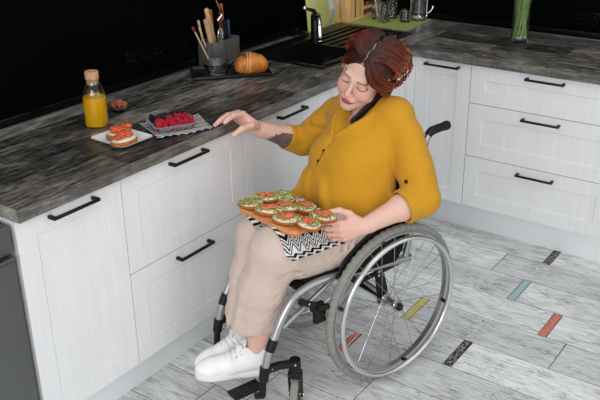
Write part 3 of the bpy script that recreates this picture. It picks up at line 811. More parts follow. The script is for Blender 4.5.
b = MB(); b.box((0, -.003, 0), (.105, .003, .27), .002); o = b.build('chopping_board', M_dots, loc=(.183, .572, H + .001), rot=(-.08, 0, 0)); tag(o, 'chopping board with colourful blotches, between the olive board and wooden rack', 'board')
rk = empty('spice_rack', (.300, .515, H + .003), label='wooden spice rack standing on the green mat by the wall', cat='rack')
for nm, lo, hi in (('side_panel', (0, 0, 0), (.012, .085, .27)), ('side_panel', (.305, 0, 0), (.317, .085, .27)), ('divider', (.120, 0, .012), (.132, .085, .27)), ('bottom_shelf', (.012, 0, 0), (.305, .085, .012)),
                   ('shelf', (.132, 0, .135), (.305, .085, .145)), ('front_panel', (.012, .004, .012), (.052, .012, .27)), ('front_panel', (.072, .004, .012), (.120, .012, .27)), ('rail', (.132, 0, .045), (.305, .008, .060)), ('rail', (.132, 0, .165), (.305, .008, .180)), ('back_panel', (.012, .078, .012), (.305, .085, .27))):
    MB().box(lo, hi, .0015).build(nm, M_rack, rk)
M_spice = [mat('spice_dark', (84, 44, 40), rough=.5), mat('spice_red', (150, 74, 66), rough=.5), mat('spice_brown', (120, 86, 60), rough=.5)]
for i in range(4):
    for z in (.0125, .1455):
        r = empty('spice_jar', (.300 + .155 + i * .042, .515 + .045, H + .003 + z), label='spice jar on the %s shelf of the wooden rack, %s' % (('lower', 'upper')[z > .1], ('beside the divider', 'second from the divider', 'third from the divider', 'at the rack\'s right end')[i]), cat='jar', group='jars in the wooden rack')
        MB().lathe([(0, 0), (.017, 0), (.018, .003), (.018, .05), (.014, .058), (0, .058)], 16).build('jar_body', M_spice[(i + (z > .1)) % 3], r)
        MB().lathe([(0, .058), (.0155, .058), (.0155, .074), (0, .075)], 16).build('lid', M_blk, r)

# ------------------------------------------------------------------ green mat with glasses and a coffee press
M_mat = mat('green_mat', (150, 170, 84), rgb2=(172, 188, 108), vscale=60, rough=.8, bump=.2, bscale=300)
q = [(.296, .172), (.614, .186), (.612, .580), (.292, .577)]
tag(MB().prism(q, H + .0003, H + .0025).build('drying_mat', M_mat), 'green mat under the drinking glasses in the corner', 'mat')
def tumbler(label, x, y, r, h):
    o = MB().lathe([(0, 0), (r * .82, 0), (r * .86, .003), (r, h), (r - .0022, h), (r * .8, .009), (0, .008)], 28).build('drinking_glass', M_clear, loc=(x, y, H + .0027))
    return tag(o, label, 'glass', 'glasses on the green mat')
tumbler('tall clear glass on the green mat, the nearest of the tall ones', .400, .365, .033, .105)
tumbler('tall clear glass holding a white spoon on the green mat', .462, .448, .031, .100)
tumbler('tall clear glass on the green mat between two others, right of the spoon glass', .520, .385, .032, .105)
tumbler('tall clear glass on the green mat, farthest back against the wall', .575, .50, .031, .105)
tumbler('short clear glass on the green mat beside the coffee press', .475, .280, .034, .062)
M_wh = mat('white_plastic', (236, 236, 234), rough=.3)
r = empty('teaspoon', (.468, .448, H + .014), label='white spoon leaning inside a tall glass on the green mat', cat='spoon')
MB().tube([(0, 0, 0), (-.028, .012, .16)], [.003, .004], 8).build('handle', M_wh, r); MB().ball((.001, 0, .008), (.006, .004, .009)).build('spoon_bowl', M_wh, r)
pr = empty('coffee_press', (.552, .243, H + .0027), label='glass coffee press with metal frame on the right corner of the green mat', cat='coffee press')
MB().lathe([(0, .006), (.040, .006), (.0415, .009), (.0415, .165), (.039, .165), (.039, .011), (0, .009)], 32).build('beaker', M_glass, pr)
for k in range(4):
    a = .5 + k * PI / 2; x, y = .0428 * math.cos(a), .0428 * math.sin(a)
    MB().tube([(x, y, 0), (x, y, .15)], .0022, 8).build('frame_bar', M_chrome, pr)
MB().lathe([(.0415, .012), (.044, .012), (.044, .022), (.0415, .022)], 32).build('frame_band', M_chrome, pr)
MB().lathe([(.0415, .146), (.044, .146), (.044, .156), (.0415, .156)], 32).build('frame_band', M_chrome, pr)
MB().lathe([(0, .167), (.044, .167), (.044, .175), (.02, .184), (0, .185)], 32).build('lid', M_chrome, pr)
MB().tube([(0, 0, .184), (0, 0, .21)], .0025, 8).build('plunger_rod', M_chrome, pr); MB().ball((0, 0, .215), .009).build('plunger_knob', M_blk, pr)
MB().lathe([(0, .045), (.037, .045), (.038, .05), (0, .052)], 24).build('filter', M_chrome, pr)
a = Matrix.Rotation(-.6, 4, 'Z')
MB().tube([tuple(a @ Vector(p)) for p in bez([(.042, 0, .15), (.075, 0, .152), (.086, 0, .12), (.086, 0, .07), (.07, 0, .04), (.042, 0, .03)], 6)], .0052, 10, flat=1.).build('handle', M_chrome, pr)

# ------------------------------------------------------------------ vase of cut stems
M_water = mat('water', (236, 244, 238), rough=.0, trans=1., ior=1.33)
M_stem = mat('tulip_stem', (140, 178, 60), rgb2=(176, 204, 92), vscale=14, rough=.4); M_leaf = mat('tulip_leaf', (112, 158, 48), rgb2=(150, 190, 72), vscale=10, rough=.4); M_root = mat('pale_stem_end', (224, 222, 190), rough=.5)
M_petal = mat('tulip_petal', (236, 200, 90), rough=.5)
vz = empty('vase', (.392, -.388, H), label='tall clear glass vase holding cut flower stems on the right worktop', cat='vase')
MB().lathe([(0, 0), (.041, 0), (.043, .004), (.040, .06), (.040, .14), (.047, .26), (.045, .26), (.038, .14), (.038, .06), (.0405, .018), (.037, .014), (0, .013)], 36).build('glass', M_glass, vz)
R_ = random.Random(5)
for i in range(9):
    a = i * 2 * PI / 9 + .3; rb = .029; rt = .018
    lean = .05 + .03 * R_.random(); hh = .40 + .06 * R_.random(); a2 = a + 2.2
    base = Vector((rb * math.cos(a), rb * math.sin(a), .017)); top = Vector((lean * math.cos(a2), lean * math.sin(a2), hh))
    md = Vector((.020 * math.cos(a + 1.2), .020 * math.sin(a + 1.2), .16))
    r = empty('tulip', Vector((.392, -.388, H)) + base, label='cut green flower stem with long leaves standing in the glass vase', cat='flower', group='cut stems in the glass vase')
    loc = lambda pts: [Vector(p) - base for p in pts]
    path = bez([base + Vector((0, 0, .006)), base.lerp(md, .5) + Vector((0, 0, .012)), md, md.lerp(top, .5) + Vector((.004, 0, .02)), top], 5)
    MB().tube(loc(path), .0052, 8).build('stem', M_stem, r)
    MB().tube(loc([base, base + Vector((0, 0, .012))]), [.0045, .0048], 8).build('stem_end', M_root, r)
    # two strap leaves
    for k in range(2):
        s = bez([md + Vector((0, 0, -.08 + .1 * k)), md + Vector((.006 * math.cos(a + k), .006 * math.sin(a + k), .03 + .1 * k)), md + Vector((.022 * math.cos(a + 2 * k), .022 * math.sin(a + 2 * k), .13 + .06 * k)), md + Vector((.05 * math.cos(a + 2 * k), .05 * math.sin(a + 2 * k), .20 + .05 * k))], 6)
        n = len(s); MB().tube(loc(s), [.002 + .0125 * math.sin(PI * (j + .3) / n) ** .8 for j in range(n)], 8, flat=.14, up=(math.cos(a), math.sin(a), 0)).build('leaf', M_leaf, r)
    fl_ = MB()
    for k in range(6):
        q = k * PI / 3; fl_.ball(tuple(top - base + Vector((.009 * math.cos(q), .009 * math.sin(q), .02))), (.009, .009, .024), sub=2)
    fl_.build('blossom', M_petal, r)
# ------------------------------------------------------------------ wheelchair: local x forward, y to the sitter's left, z up
CHO = (-1.132, -.408, 0.); CHA = math.radians(163.2)
M_tub = mat('silver_tube', (176, 178, 180), rough=.32, metal=.85)
M_rim = mat('rim_alloy', (190, 191, 192), rough=.28, metal=.9)
M_prim = mat('push_rim_alloy', (214, 215, 216), rough=.25, metal=.85)
M_tire = mat('grey_tyre', (140, 139, 132), rough=.75, vary=.12, vscale=40)
M_spk = mat('spoke_steel', (165, 165, 165), rough=.3, metal=.9)
M_rub = mat('black_rubber', (14, 14, 14), rough=.5, spec=.4)
M_nyl = mat('black_nylon', (13, 13, 14), rough=.75, spec=.25, bump=.2, bscale=220)
wc = empty('wheelchair', CHO, CHA, label='silver-framed manual wheelchair with grey tyres, carrying the seated woman', cat='wheelchair')
HUBX = 0.; WR = .302; TW = .2175
def torus(b, R, r, n, m, y=0, mod=None, mi=0):
    vs = []; fs = []
    for i in range(n):
        a = 2 * PI * i / n
        for j in range(m):
            q = 2 * PI * j / m; rr = r + (mod(i, q) if mod else 0)
            d = R + rr * math.cos(q); vs.append((d * math.cos(a), y + rr * math.sin(q), d * math.sin(a)))
    for i in range(n):
        for j in range(m): fs.append((i * m + j, ((i + 1) % n) * m + j, ((i + 1) % n) * m + (j + 1) % m, i * m + (j + 1) % m))
    b.add(vs, fs, mi)
def ring(b, prof, n=96, mi=0):
    """closed (radius, y) profile swept about the axle"""
    vs = []; fs = []; m = len(prof)
    for i in range(n):
        a = 2 * PI * i / n
        vs += [(r * math.cos(a), y, r * math.sin(a)) for r, y in prof]
    for i in range(n):
        for j in range(m): fs.append((i * m + j, ((i + 1) % n) * m + j, ((i + 1) % n) * m + (j + 1) % m, i * m + (j + 1) % m))
    b.add(vs, fs, mi)
def rear_wheel(sy):
    b = MB(); ring(b, [(.266, -.010), (.272, -.0125), (.279, -.0115), (.277, -.008), (.277, .008), (.279, .0115), (.272, .0125), (.266, .010)])
    w_ = b.build('rear_wheel', M_rim, wc, loc=(0, sy * TW, WR))
    b = MB(); torus(b, WR - .0165, .0150, 264, 16, 0, lambda i, q: (.0014 if (i // 2) % 2 else -.0010) * (1 if math.cos(q) > -.1 else 0))
    b.build('tyre', M_tire, w_)
    b = MB(); torus(b, .262, .0088, 120, 14, sy * .038); b.build('push_rim', M_prim, w_)
    b = MB()
    for s in (-1, 1):
        for pr in ([(0, .026), (.022, .026), (.024, .0285), (.022, .032), (0, .032)],): b.lathe([(r, z * s) for r, z in pr][::s], 20, M=Matrix.Rotation(-PI / 2, 4, 'X'))
    b.lathe([(0, -.034), (.014, -.034), (.012, 0), (.014, .034), (0, .034)], 16, M=Matrix.Rotation(-PI / 2, 4, 'X'))
    b.build('hub', M_spk, w_)
    MB().lathe([(0, .034), (.014, .034), (.014, .043), (.0115, .046), (0, .046)], 16, M=Matrix.Rotation(-sy * PI / 2, 4, 'X')).build('hub_cap', M_rub, w_)
    for k in range(28):
        a = 2 * PI * k / 28; s = 1 if k % 2 else -1; off = (.55, -.55)[(k // 2) % 2] * 1.6
        p0 = (.022 * math.cos(a + off), s * .029, .022 * math.sin(a + off)); p1 = (.270 * math.cos(a), 0, .270 * math.sin(a))
        MB().tube([p0, p1], .0013, 6).build('spoke', M_spk, w_)
    for k in range(6):
        a = 2 * PI * k / 6 + .3
        MB().tube([(.2685 * math.cos(a), sy * .006, .2685 * math.sin(a)), (.261 * math.cos(a), sy * .02, .261 * math.sin(a)), (.2615 * math.cos(a), sy * .034, .2615 * math.sin(a))], [.008, .006, .0065], 8).build('rim_bracket', M_rub, w_)
    return w_
for sy in (1, -1): rear_wheel(sy)
FS = .172
def side(sy):
    """one side of the frame: sy=+1 is the sitter's left (near the camera)"""
    df = -.008 if sy > 0 else -.048
    y = sy * FS
    f = MB()
    rail = bez([(-.125, y, .425), (.08, y, .448), (.22, y, .468), (.33 + df, y, .472), (.405 + df, y, .452), (.452 + df, y, .402), (.487 + df, y, .338), (.517 + df, y, .277), (.535 + df, y, .215)], 7)
    f.tube(rail, .0142, 14)
    f.tube([(-.10, y, .43), (-.145, y, .60)], .0115, 12)
    sf = f.build('side_frame', M_tub, wc)
    MB().tube([(.455 + df, y * .98, .352), (.24, y * .98, .455)], .0085, 12).build('brace_tube', M_tub, wc)
    MB().tube([(-.10, y * .97, .42), (.11, y * .97, .405), (.16, y * .97, .445)], .009, 10).build('axle_tube', M_rub, wc)
    p = MB(); p.prism([(-.022, .285), (.025, .285), (.03, .335), (.048, .44), (.012, .44), (-.015, .34)], y * 1. - .005, y * 1. + .005, M=Matrix(((1, 0, 0, 0), (0, 0, 1, 0), (0, 1, 0, 0), (0, 0, 0, 1))), bev=.001)
    pb = p.build('axle_plate', M_rub, wc)
    bl = MB()
    for z in (.405, .42):
        bl.lathe([(.0045, 0), (.0045, .002), (0, .003)], 8, M=T(.03, y + sy * .005, z) @ Matrix.Rotation(-sy * PI / 2, 4, 'X'))
    bl.build('bolt', M_prim, pb)
    # push handle: back tube, bend and grip
    h_ = MB(); h_.tube(bez([(-.118, y, .50), (-.150, y, .70), (-.172, y, .835), (-.182, y, .868), (-.196, y, .884), (-.215, y, .888)], 6), .0115, 12); ph = h_.build('push_handle', M_tub, wc)
    g = MB(); gp = [(-.185, y, .876), (-.198, y, .887), (-.225, y, .891), (-.255, y, .892), (-.276, y, .893), (-.285, y, .893)]
    g.tube(bez(gp, 4), [.0138] * 4 + [.0148, .0158, .0155, .0148, .015, .015, .0148, .0148, .015, .015, .0162, .0166, .0166, .0162, .0158, .0138, .009][:17], 14); g.build('grip', M_rub, ph)
    # wheel lock
    k = MB(); yo = y + sy * .012
    k.box((.305 + df, min(yo, yo + sy * .02), .383), (.355 + df, max(yo, yo + sy * .02), .412), .004)
    k.tube([(.40 + df, yo + sy * .012, .442), (.372 + df, yo + sy * .012, .425), (.335 + df, yo + sy * .012, .405)], [.013, .011, .012], 10)
    k.tube([(.345 + df, yo + sy * .012, .405), (.30, yo + sy * .014, .362)], [.014, .012], 10, flat=.5)
    k.tube([(.33, yo + sy * .02, .40), (.285, yo + sy * .024, .392), (.262, yo + sy * .028, .37)], [.012, .010, .008], 10)
    k.box((.290, min(yo, yo + sy * .02), .335), (.335, max(yo, yo + sy * .02), .385), .004)
    wl = k.build('wheel_lock', M_rub, wc)
    bb = MB()
    for x, z in ((.335, .40), (.372, .428), (.305, .36)): bb.lathe([(.004, 0), (.004, .003), (0, .004)], 8, M=T(x + df, yo + sy * .02, z) @ Matrix.Rotation(-sy * PI / 2, 4, 'X'))
    bb.build('bolt', M_prim, wl)
    # rubber sleeve, caster arm, caster
    a0, a1 = Vector((.4935 + df, y, .325)), Vector((.512 + df, y, .287))
    MB().tube([a0, a1], [.0165, .0165], 14).build('tube_clamp', M_rub, wc)
    cx = .418 + df; ca = MB()
    ca.tube([(.532 + df, y, .222), (.48 + df, y + sy * .008, .222), (cx, y + sy * .012, .205)], [.019, .017, .019], 12, flat=.75)
    ca.tube([(.531 + df, y, .234), (.540 + df, y, .185)], [.0175, .0165], 12)
    ca.tube([(cx, y + sy * .012, .172), (cx, y + sy * .012, .222)], [.021, .019], 14)
    arm = ca.build('caster_arm', M_rub, wc)
    bo = MB()
    for x, z in ((.515, .225), (.50, .205), (.43, .212)): bo.lathe([(.0042, 0), (.0042, .003), (0, .004)], 8, M=T(x + df, y + sy * (.016 if x > .45 else .028), z) @ Matrix.Rotation(-sy * PI / 2, 4, 'X'))
    bo.build('bolt', M_prim, arm)
    yc = y + sy * .012; fk = MB()
    fk.box((-.018, -.024, .150), (.018, .024, .175), .005)
    for q in (-1, 1): fk.tube([(0, q * .021, .160), (-.006, q * .021, .115), (-.014, q * .021, .066)], [.015, .012, .012], 10, flat=.32, up=(0, 1, 0))
    fork = fk.build('caster_fork', M_rub, wc); fork.location = (cx, yc, 0); fork.rotation_euler = (0, 0, .75)
    cw = MB(); ring(cw, [(.040, -.012), (.066, -.0125), (.070, -.009), (.0715, 0), (.070, .009), (.066, .0125), (.040, .012)], 48)
    cwo = cw.build('caster_wheel', M_tire, fork, loc=(-.014, 0, .0715))
    MB().lathe([(0, -.011), (.041, -.011), (.041, .011), (0, .011)], 24, M=Matrix.Rotation(PI / 2, 4, 'X')).build('caster_hub', M_rub, cwo)
    MB().lathe([(0, -.027), (.006, -.027), (.006, .027), (0, .027)], 10, M=Matrix.Rotation(PI / 2, 4, 'X')).build('axle_bolt', M_prim, cwo)
    # hinged footplate
    fp = MB(); fp.tube([(.540 + df, y, .195), (.546 + df, y, .125)], .0115, 12); fp.tube([(.546 + df, y, .13), (.552 + df, y * .86, .112)], [.014, .012], 10)
    fo = fp.build('footrest', M_rub, wc)
    pp = MB(); w0, w1 = sorted((sy * .055, sy * .112))
    pp.box((.495 + df, w0, .096), (.612 + df, w1, .106), .003)
    for i in range(4): pp.box((.50 + df + i * .028, w0 + .01, .106), (.507 + df + i * .028, w1 - .01, .1075), .0005)
    pp.build('footplate', M_rub, fo)
    # clothing guard following the wheel
    arc = [(.235, .468), (.20, .522), (.155, .556), (.105, .581), (.06, .596), (.02, .606), (-.045, .616), (-.105, .618), (-.112, .592), (-.085, .54), (-.07, .49), (-.04, .443), (.08, .452)]
    g = MB(); ym = sy * .188; g.prism([(x, z) for x, z in arc], ym - .0025, ym + .0025, M=Matrix(((1, 0, 0, 0), (0, 0, 1, 0), (0, 1, 0, 0), (0, 0, 0, 1))), bev=.001)
    go = g.build('clothing_guard', M_nyl, wc)
    MB().tube(bez([(x, ym, z) for x, z in arc[:8]], 4), .0055, 8).build('guard_edge', M_rub, go)
for sy in (1, -1): side(sy)
# sling seat, cushion, backrest
b = MB(); b.box((-.10, -.168, .455), (.375, .168, .472), .006); b.build('seat_sling', M_nyl, wc)
b = MB(); b.box((-.11, -.160, .4725), (.345, .160, .486), .006, seg=3); b.build('seat_cushion', M_nyl, wc)
b = MB()
n = 10; vs = []; fs = []
for i in range(n + 1):
    yy = -FS + 2 * FS * i / n; bow = .035 * (1 - (yy / FS) ** 2)
    for z in (.52, .60, .70, .79): vs.append((-.118 - (z - .5) * .16 - bow, yy, z))
for i in range(n):
    for j in range(3): a = i * 4 + j; fs.append((a, a + 4, a + 5, a + 1))
bm_ = bmesh.new(); vv = [bm_.verts.new(p) for p in vs]
for f in fs: bm_.faces.new([vv[i] for i in f])
bmesh.ops.solidify(bm_, geom=bm_.faces[:], thickness=.012); bmesh.ops.recalc_face_normals(bm_, faces=bm_.faces)
b.bm(bm_); b.build('backrest', M_nyl, wc)
for s in (-1, 1):
    MB().tube([(.02, s * FS * .97, .33), (.06, 0, .395), (.10, -s * FS * .97, .455)], .009, 10).build('cross_brace', M_tub, wc)
MB().tube([(0, -.19, WR), (0, .19, WR)], .010, 12).build('axle', M_rub, wc)
# ------------------------------------------------------------------ the woman, built in the wheelchair's frame: (forward, right, up) -> (x, -y, z)
def P(f, s, z): return np.array((f, -s, z), float)
def nrm(v): v = np.array(v, float); return v / np.linalg.norm(v)
# head frame: x face, y her left, z crown
HC = P(-.032, -.017, 1.096); HSC = 1.04
def head_axes(yaw, pit, rol):
    a, b, c = np.radians([yaw, pit, rol])
    Fv = np.array([np.cos(b) * np.cos(a), np.cos(b) * np.sin(a), np.sin(b)])
    Rr = np.array([-np.sin(a), np.cos(a), 0]); U = np.array([-np.sin(b) * np.cos(a), -np.sin(b) * np.sin(a), np.cos(b)])
    R2 = Rr * np.cos(c) - U * np.sin(c); U2 = U * np.cos(c) + Rr * np.sin(c)
    cv = lambda v: np.array([v[0], -v[1], v[2]])
    return np.stack([cv(Fv), -cv(R2), cv(U2)], 1)
HR = head_axes(-17, -18, -26)
def hd(x, y, z): return HC + HR @ (np.array((x, y, z), float) * HSC)
SHL, ELL, WRL = P(-.092, -.158, .893), P(-.070, -.262, .705), P(.150, -.226, .652)
SHR, ELR, WRR = P(-.066, .168, .898), P(-.002, .292, .765), P(.195, .315, .858)
KNL, ANL = P(.425, -.092, .598), P(.478, -.040, .185)
KNR, ANR = P(.378, .046, .592), P(.432, .062, .195)
HPL, HPR = P(.02, -.078, .562), P(.02, .078, .562)

def add_hand(S, o, x, z, curls, thumb, side, spread=.07, sc=1.):
    """o wrist, x palm direction, z back of the hand, y thumb side; curls: three bends per finger; side +1 if y = z cross x"""
    x = nrm(x); z = nrm(z - x * np.dot(x, z)); y = np.cross(z, x) * side
    q = lambda a, b, c: o + (x * a + y * b + z * c) * sc
    kn = [(.086, .026, .002), (.090, .007, .005), (.086, -.012, .003), (.077, -.029, -.001)]
    rad = [.0098, .0100, .0095, .0085]
    S.ell(q(.05, 0, -.002), (.048 * sc, .036 * sc, .0155 * sc), np.stack([x, y, z], 1), .012)
    for k, r in zip(kn, rad):
        S.cap(q(.015, k[1] * .5, 0), q(*k), .013 * sc, r * sc * 1.08, .008)
    S.ell(q(.036, .024, -.008), (.030 * sc, .017 * sc, .014 * sc), np.stack([x, y, z], 1), .012)
    S.cap(q(-.02, 0, 0), q(.03, 0, 0), .023 * sc, .018 * sc, .012)
    ln = [(.043, .026, .021), (.047, .029, .022), (.043, .027, .021), (.034, .021, .019)]; tips = []
    for i in range(4):
        p = np.array(kn[i]); a = 0.; dv = spread * (1.2, .35, -.45, -1.3)[i]
        rr = [rad[i], rad[i] * .92, rad[i] * .84, rad[i] * .72]
        for j in range(3):
            a += curls[i][j]
            d = np.array((math.cos(a) * math.cos(dv), math.sin(dv), -math.sin(a)))
            n_ = p + d * ln[i][j]; S.cap(q(*p), q(*n_), rr[j] * sc, rr[j + 1] * sc, .0035); p = n_
        tips.append((q(*p), q(*(p - d * .006 + np.array((0, 0, .0045 * math.cos(a))) + np.array((.0045 * math.sin(a), 0, 0))))))
    tr = [.0135, .0118, .0105, .0082]; tp = [q(*t) if len(t) == 3 else t for t in thumb]
    for j in range(len(tp) - 1): S.cap(tp[j], tp[j + 1], tr[j] * sc, tr[j + 1] * sc, .006)
    tips.append((tp[-1], tp[-1]))
    return tips

B = Sdf()
# --- head
def he(c, r, k, op='u', R=None): B.ell(hd(*c), np.array(r) * HSC, HR if R is None else HR @ R, k, op)
def hc(a, b, ra, rb, k, op='u'): B.cap(hd(*a), hd(*b), ra * HSC, rb * HSC, k, op)
he((-.014, 0, .026), (.092, .074, .080), .01)
he((.026, 0, -.030), (.058, .058, .074), .03)
hc((.040, .046, -.060), (.070, .010, -.099), .018, .014, .022); hc((.040, -.046, -.060), (.070, -.010, -.099), .018, .014, .022)
he((.072, 0, -.100), (.016, .020, .015), .02)
he((.060, .036, -.036), (.024, .022, .024), .02); he((.060, -.036, -.036), (.024, .022, .024), .02)
hc((.076, -.032, .021), (.076, .032, .021), .011, .011, .012)
for s in (1, -1):
    he((.094, s * .031, .003), (.014, .017, .011), .010, 's')
    he((.0755, s * .031, .0025), (.0125, .0150, .0125), .004)
hc((.086, 0, .012), (.106, 0, -.026), .0065, .0095, .010)
for s in (1, -1): he((.098, s * .0105, -.031), (.009, .0075, .0065), .006)
he((.084, 0, -.062), (.012, .026, .016), .012)
he((.0955, 0, -.0600), (.0075, .021, .0042), .004); he((.0945, 0, -.0690), (.0080, .018, .0052), .004)
hc((.100, -.020, -.0645), (.100, .020, -.0645), .0018, .0018, .002, 's')
he((-.005, .076, -.008), (.020, .009, .030), .006); he((-.005, -.076, -.008), (.020, .009, .030), .006)
# --- neck, chest and trunk under the shirt
NB = P(-.062, -.004, .935)
B.cap(hd(-.015, 0, -.060), NB, .050, .054, .03)
B.cap(SHL * .8 + NB * .2 - np.array((0, 0, .02)), SHR * .8 + NB * .2 - np.array((0, 0, .02)), .040, .040, .03)
B.ell(P(-.005, 0, .82), (.088, .130, .110), None, .03)
B.ell(P(.02, 0, .68), (.100, .130, .11), None, .03)
B.ell(P(.0, 0, .575), (.115, .150, .070), None, .03)
# --- legs under the trousers
for hp, kn, an in ((HPL, KNL, ANL), (HPR, KNR, ANR)):
    B.cap(hp, kn, .080, .058, .04); B.chain([kn, kn * .62 + an * .38 + P(-.012, 0, 0), an], [.056, .050, .031], .03)
SHDL, SHDR = nrm(P(.90, .42, 0)), nrm(P(.985, .17, 0))      # where the shoes point
for an, d in ((ANL, SHDL), (ANR, SHDR)): B.cap(an + np.array((0, 0, -.01)), an + d * .08 + np.array((0, 0, -.050)), .027, .016, .012)
# --- arms
B.chain([SHL, ELL], [.048, .044], .02); B.chain([ELL, ELL * .66 + WRL * .34, WRL], [.043, .042, .0265], .02)
B.chain([SHR, ELR], [.046, .040], .02); B.chain([ELR, ELR * .66 + WRR * .34, WRR], [.041, .0395, .0260], .02)
# right hand over the worktop edge: fingers flat on top, thumb down the front
def w2c(x, y, z):
    a = CHA; dx, dy = x - CHO[0], y - CHO[1]
    return np.array((dx * math.cos(a) + dy * math.sin(a), -dx * math.sin(a) + dy * math.cos(a), z))
wv = lambda x, y, z: w2c(CHO[0] + x, CHO[1] + y, z)
KR = w2c(-1.294, -.022, .918)
tipsR = add_hand(B, WRR, KR - WRR, nrm(wv(.72, .12, .70)), [(.62, .30, .14), (.66, .28, .12), (.70, .28, .12), (.74, .30, .14)],
                 [(.018, .018, -.006), (.050, .042, -.022), (.084, .046, -.054), (.104, .044, -.084)], 1, .10, 1.10)
# left hand holding the board's end: thumb on top, fingers curled beneath
tipsL = add_hand(B, WRL, nrm(P(.94, .16, .04)), nrm(P(.14, -.92, .16)), [(.75, .45, .25), (.80, .45, .25), (.85, .45, .25), (.85, .50, .3)],
                 [(.018, .020, -.004), (.050, .050, -.006), (.084, .066, -.012), (.112, .066, -.020)], -1, .06)
V, Fq = B.mesh(.0030)
V = relax(V, Fq, 1, .35)
# --- colour: skin with red lips, brows, lashes, nails and the forearm tattoo
hl = (V - HC) @ HR / HSC
cols = np.tile(np.array(lin((222, 180, 163))), (len(V), 1))
def paint(mask, rgb, a=1.):
    m = np.clip(mask, 0, 1)[:, None] * a; cols[:] = cols * (1 - m) + np.array(lin(rgb)) * m
soft = lambda d, w: np.clip(.5 - d / w, 0, 1)
paint(np.exp(-(((hl[:, 0] - .08) / .04) ** 2 + ((np.abs(hl[:, 1]) - .04) / .02) ** 2 + ((hl[:, 2] + .035) / .022) ** 2)), (220, 140, 122), .5)
paint(np.exp(-(((hl[:, 0] - .115) / .02) ** 2 + (hl[:, 1] / .014) ** 2 + ((hl[:, 2] + .03) / .012) ** 2)), (222, 142, 124), .5)
lip = ((hl[:, 1] / .0225) ** 2 + ((hl[:, 2] + .0648) / .0105) ** 2) - 1
paint(soft(lip, .5) * (hl[:, 0] > .08), (180, 74, 72), .95)
paint(soft(np.abs(hl[:, 2] + .0645) - .0016, .002) * (np.abs(hl[:, 1]) < .020) * (hl[:, 0] > .08), (92, 22, 28), .8)
for s in (1, -1):
    y = hl[:, 1] * s - .031
    arc = hl[:, 2] - (.026 - 6.5 * (y - .002) ** 2)
    paint(soft(np.abs(arc) - .0026, .003) * (np.abs(y) < .020) * (hl[:, 0] > .055), (92, 54, 42), .85)
    lash = hl[:, 2] - (-.0035 + 9 * y ** 2)
    paint(soft(np.abs(lash) - .0034, .0025) * (np.abs(y) < .0165) * (hl[:, 0] > .06), (34, 22, 22), .98)
    paint(np.exp(-((y / .014) ** 2 + ((hl[:, 2] - .006) / .007) ** 2)) * (hl[:, 0] > .06), (206, 142, 124), .6)
for tips in (tipsR, tipsL):
    for i, (t, nl) in enumerate(tips):
        if i < 4: paint(soft(np.linalg.norm(V - nl, axis=1) - .0062, .002), (240, 218, 212), .8)
for tp, w_ in ((KR, .05), (WRL + nrm(P(.9, .28, 0)) * .09, .05)): paint(np.exp(-(np.linalg.norm(V - tp, axis=1) / w_) ** 2), (222, 154, 134), .35)
ax = nrm(WRR - ELR); L_ = np.linalg.norm(WRR - ELR); tt = (V - ELR) @ ax / L_; rv = V - ELR - np.outer((V - ELR) @ ax, ax); rd = np.linalg.norm(rv, axis=1)
vd = nrm(w2c(-2.2, -1.2, 0.2) - ELR)                           # the outer underside of the forearm
e1 = nrm(np.cross(ax, np.array((0, 0, 1.)))); e2 = np.cross(e1, ax)
ang = np.arctan2(rv @ e2, rv @ e1)                               # angle about the forearm
cen = math.atan2(-.75, .65) if e1 @ P(.3, -1, 0) > 0 else math.atan2(-.75, -.65)
da = np.abs((ang - cen + PI) % (2 * PI) - PI)
edge = .76 - .24 * (da / 1.35) ** 2 + .02 * np.sign(np.sin(da * 17))
motif = .5 + .5 * np.sin(tt * 95 + 2.2 * np.cos(ang * 9)); motif2 = np.sin(ang * 16) * np.sin(tt * 70)
tm_ = (tt < edge) & (tt > .1) & (da < 1.35) & (rd < .075)
paint(tm_ * 1., (66, 68, 68), .92); paint(tm_ * ((motif * .6 + motif2 * .4) > .52), (140, 122, 112), .7)
M_skin = mat('skin', (226, 176, 156), rough=.48, spec=.35, vcol=True)
M_skin.node_tree.nodes['Principled BSDF'].inputs['Subsurface Weight'].default_value = .12
M_skin.node_tree.nodes['Principled BSDF'].inputs['Subsurface Radius'].default_value = (.012, .005, .003)
woman = mesh_obj('person', V, Fq, M_skin, None, cols)
woman.location = CHO; woman.rotation_euler = (0, 0, CHA)
tag(woman, 'woman in a mustard shirt and beige trousers seated in the wheelchair, phone at her ear', 'person')

# --- shirt
M_shirt = mat('mustard_cotton', (200, 145, 38), rough=.85, spec=.1, sheen=.1, vary=.06, vscale=160, bump=.08, bscale=420)
M_btn = mat('dark_button', (30, 24, 20), rough=.35)
S = Sdf()
S.ell(P(.022, -.006, .576), (.158, .165, .085), None, .03)
S.ell(P(.040, -.020, .66), (.136, .142, .11), None, .07)
S.ell(P(.045, -.020, .72), (.128, .134, .11), None, .06)
S.cap(P(.06, .045, .70), P(.178, .100, .655), .06, .028, .05); S.cap(P(-.015, -.115, .81), P(.0, -.135, .66), .055, .055, .04)
S.ell(P(.006, -.010, .81), (.114, .140, .120), None, .05)
S.ell(P(.066, -.066, .800), (.068, .070, .068), None, .05); S.ell(P(.068, .052, .795), (.066, .068, .066), None, .05)
S.chain([SHL + P(.004, .02, -.002), P(-.092, -.10, .945), P(-.075, -.03, .950)], [.062, .058, .054], .05); S.chain([SHR + P(0, -.02, -.004), P(-.070, .10, .925), P(-.070, .03, .940)], [.060, .057, .054], .05)
S.ell(P(-.035, 0, .885), (.085, .13, .07), None, .05)
dL = nrm(WRL - ELL); dR = nrm(WRR - ELR)
CUL = ELL + dL * .078; CUR = ELR + dR * .085
S.chain([SHL, SHL * .5 + ELL * .5 + P(0, -.006, 0), ELL + P(-.006, -.002, -.004)], [.061, .063, .063], .012); S.cap(ELL + P(-.004, 0, -.002), CUL + dL * .03, .062, .060, .012)
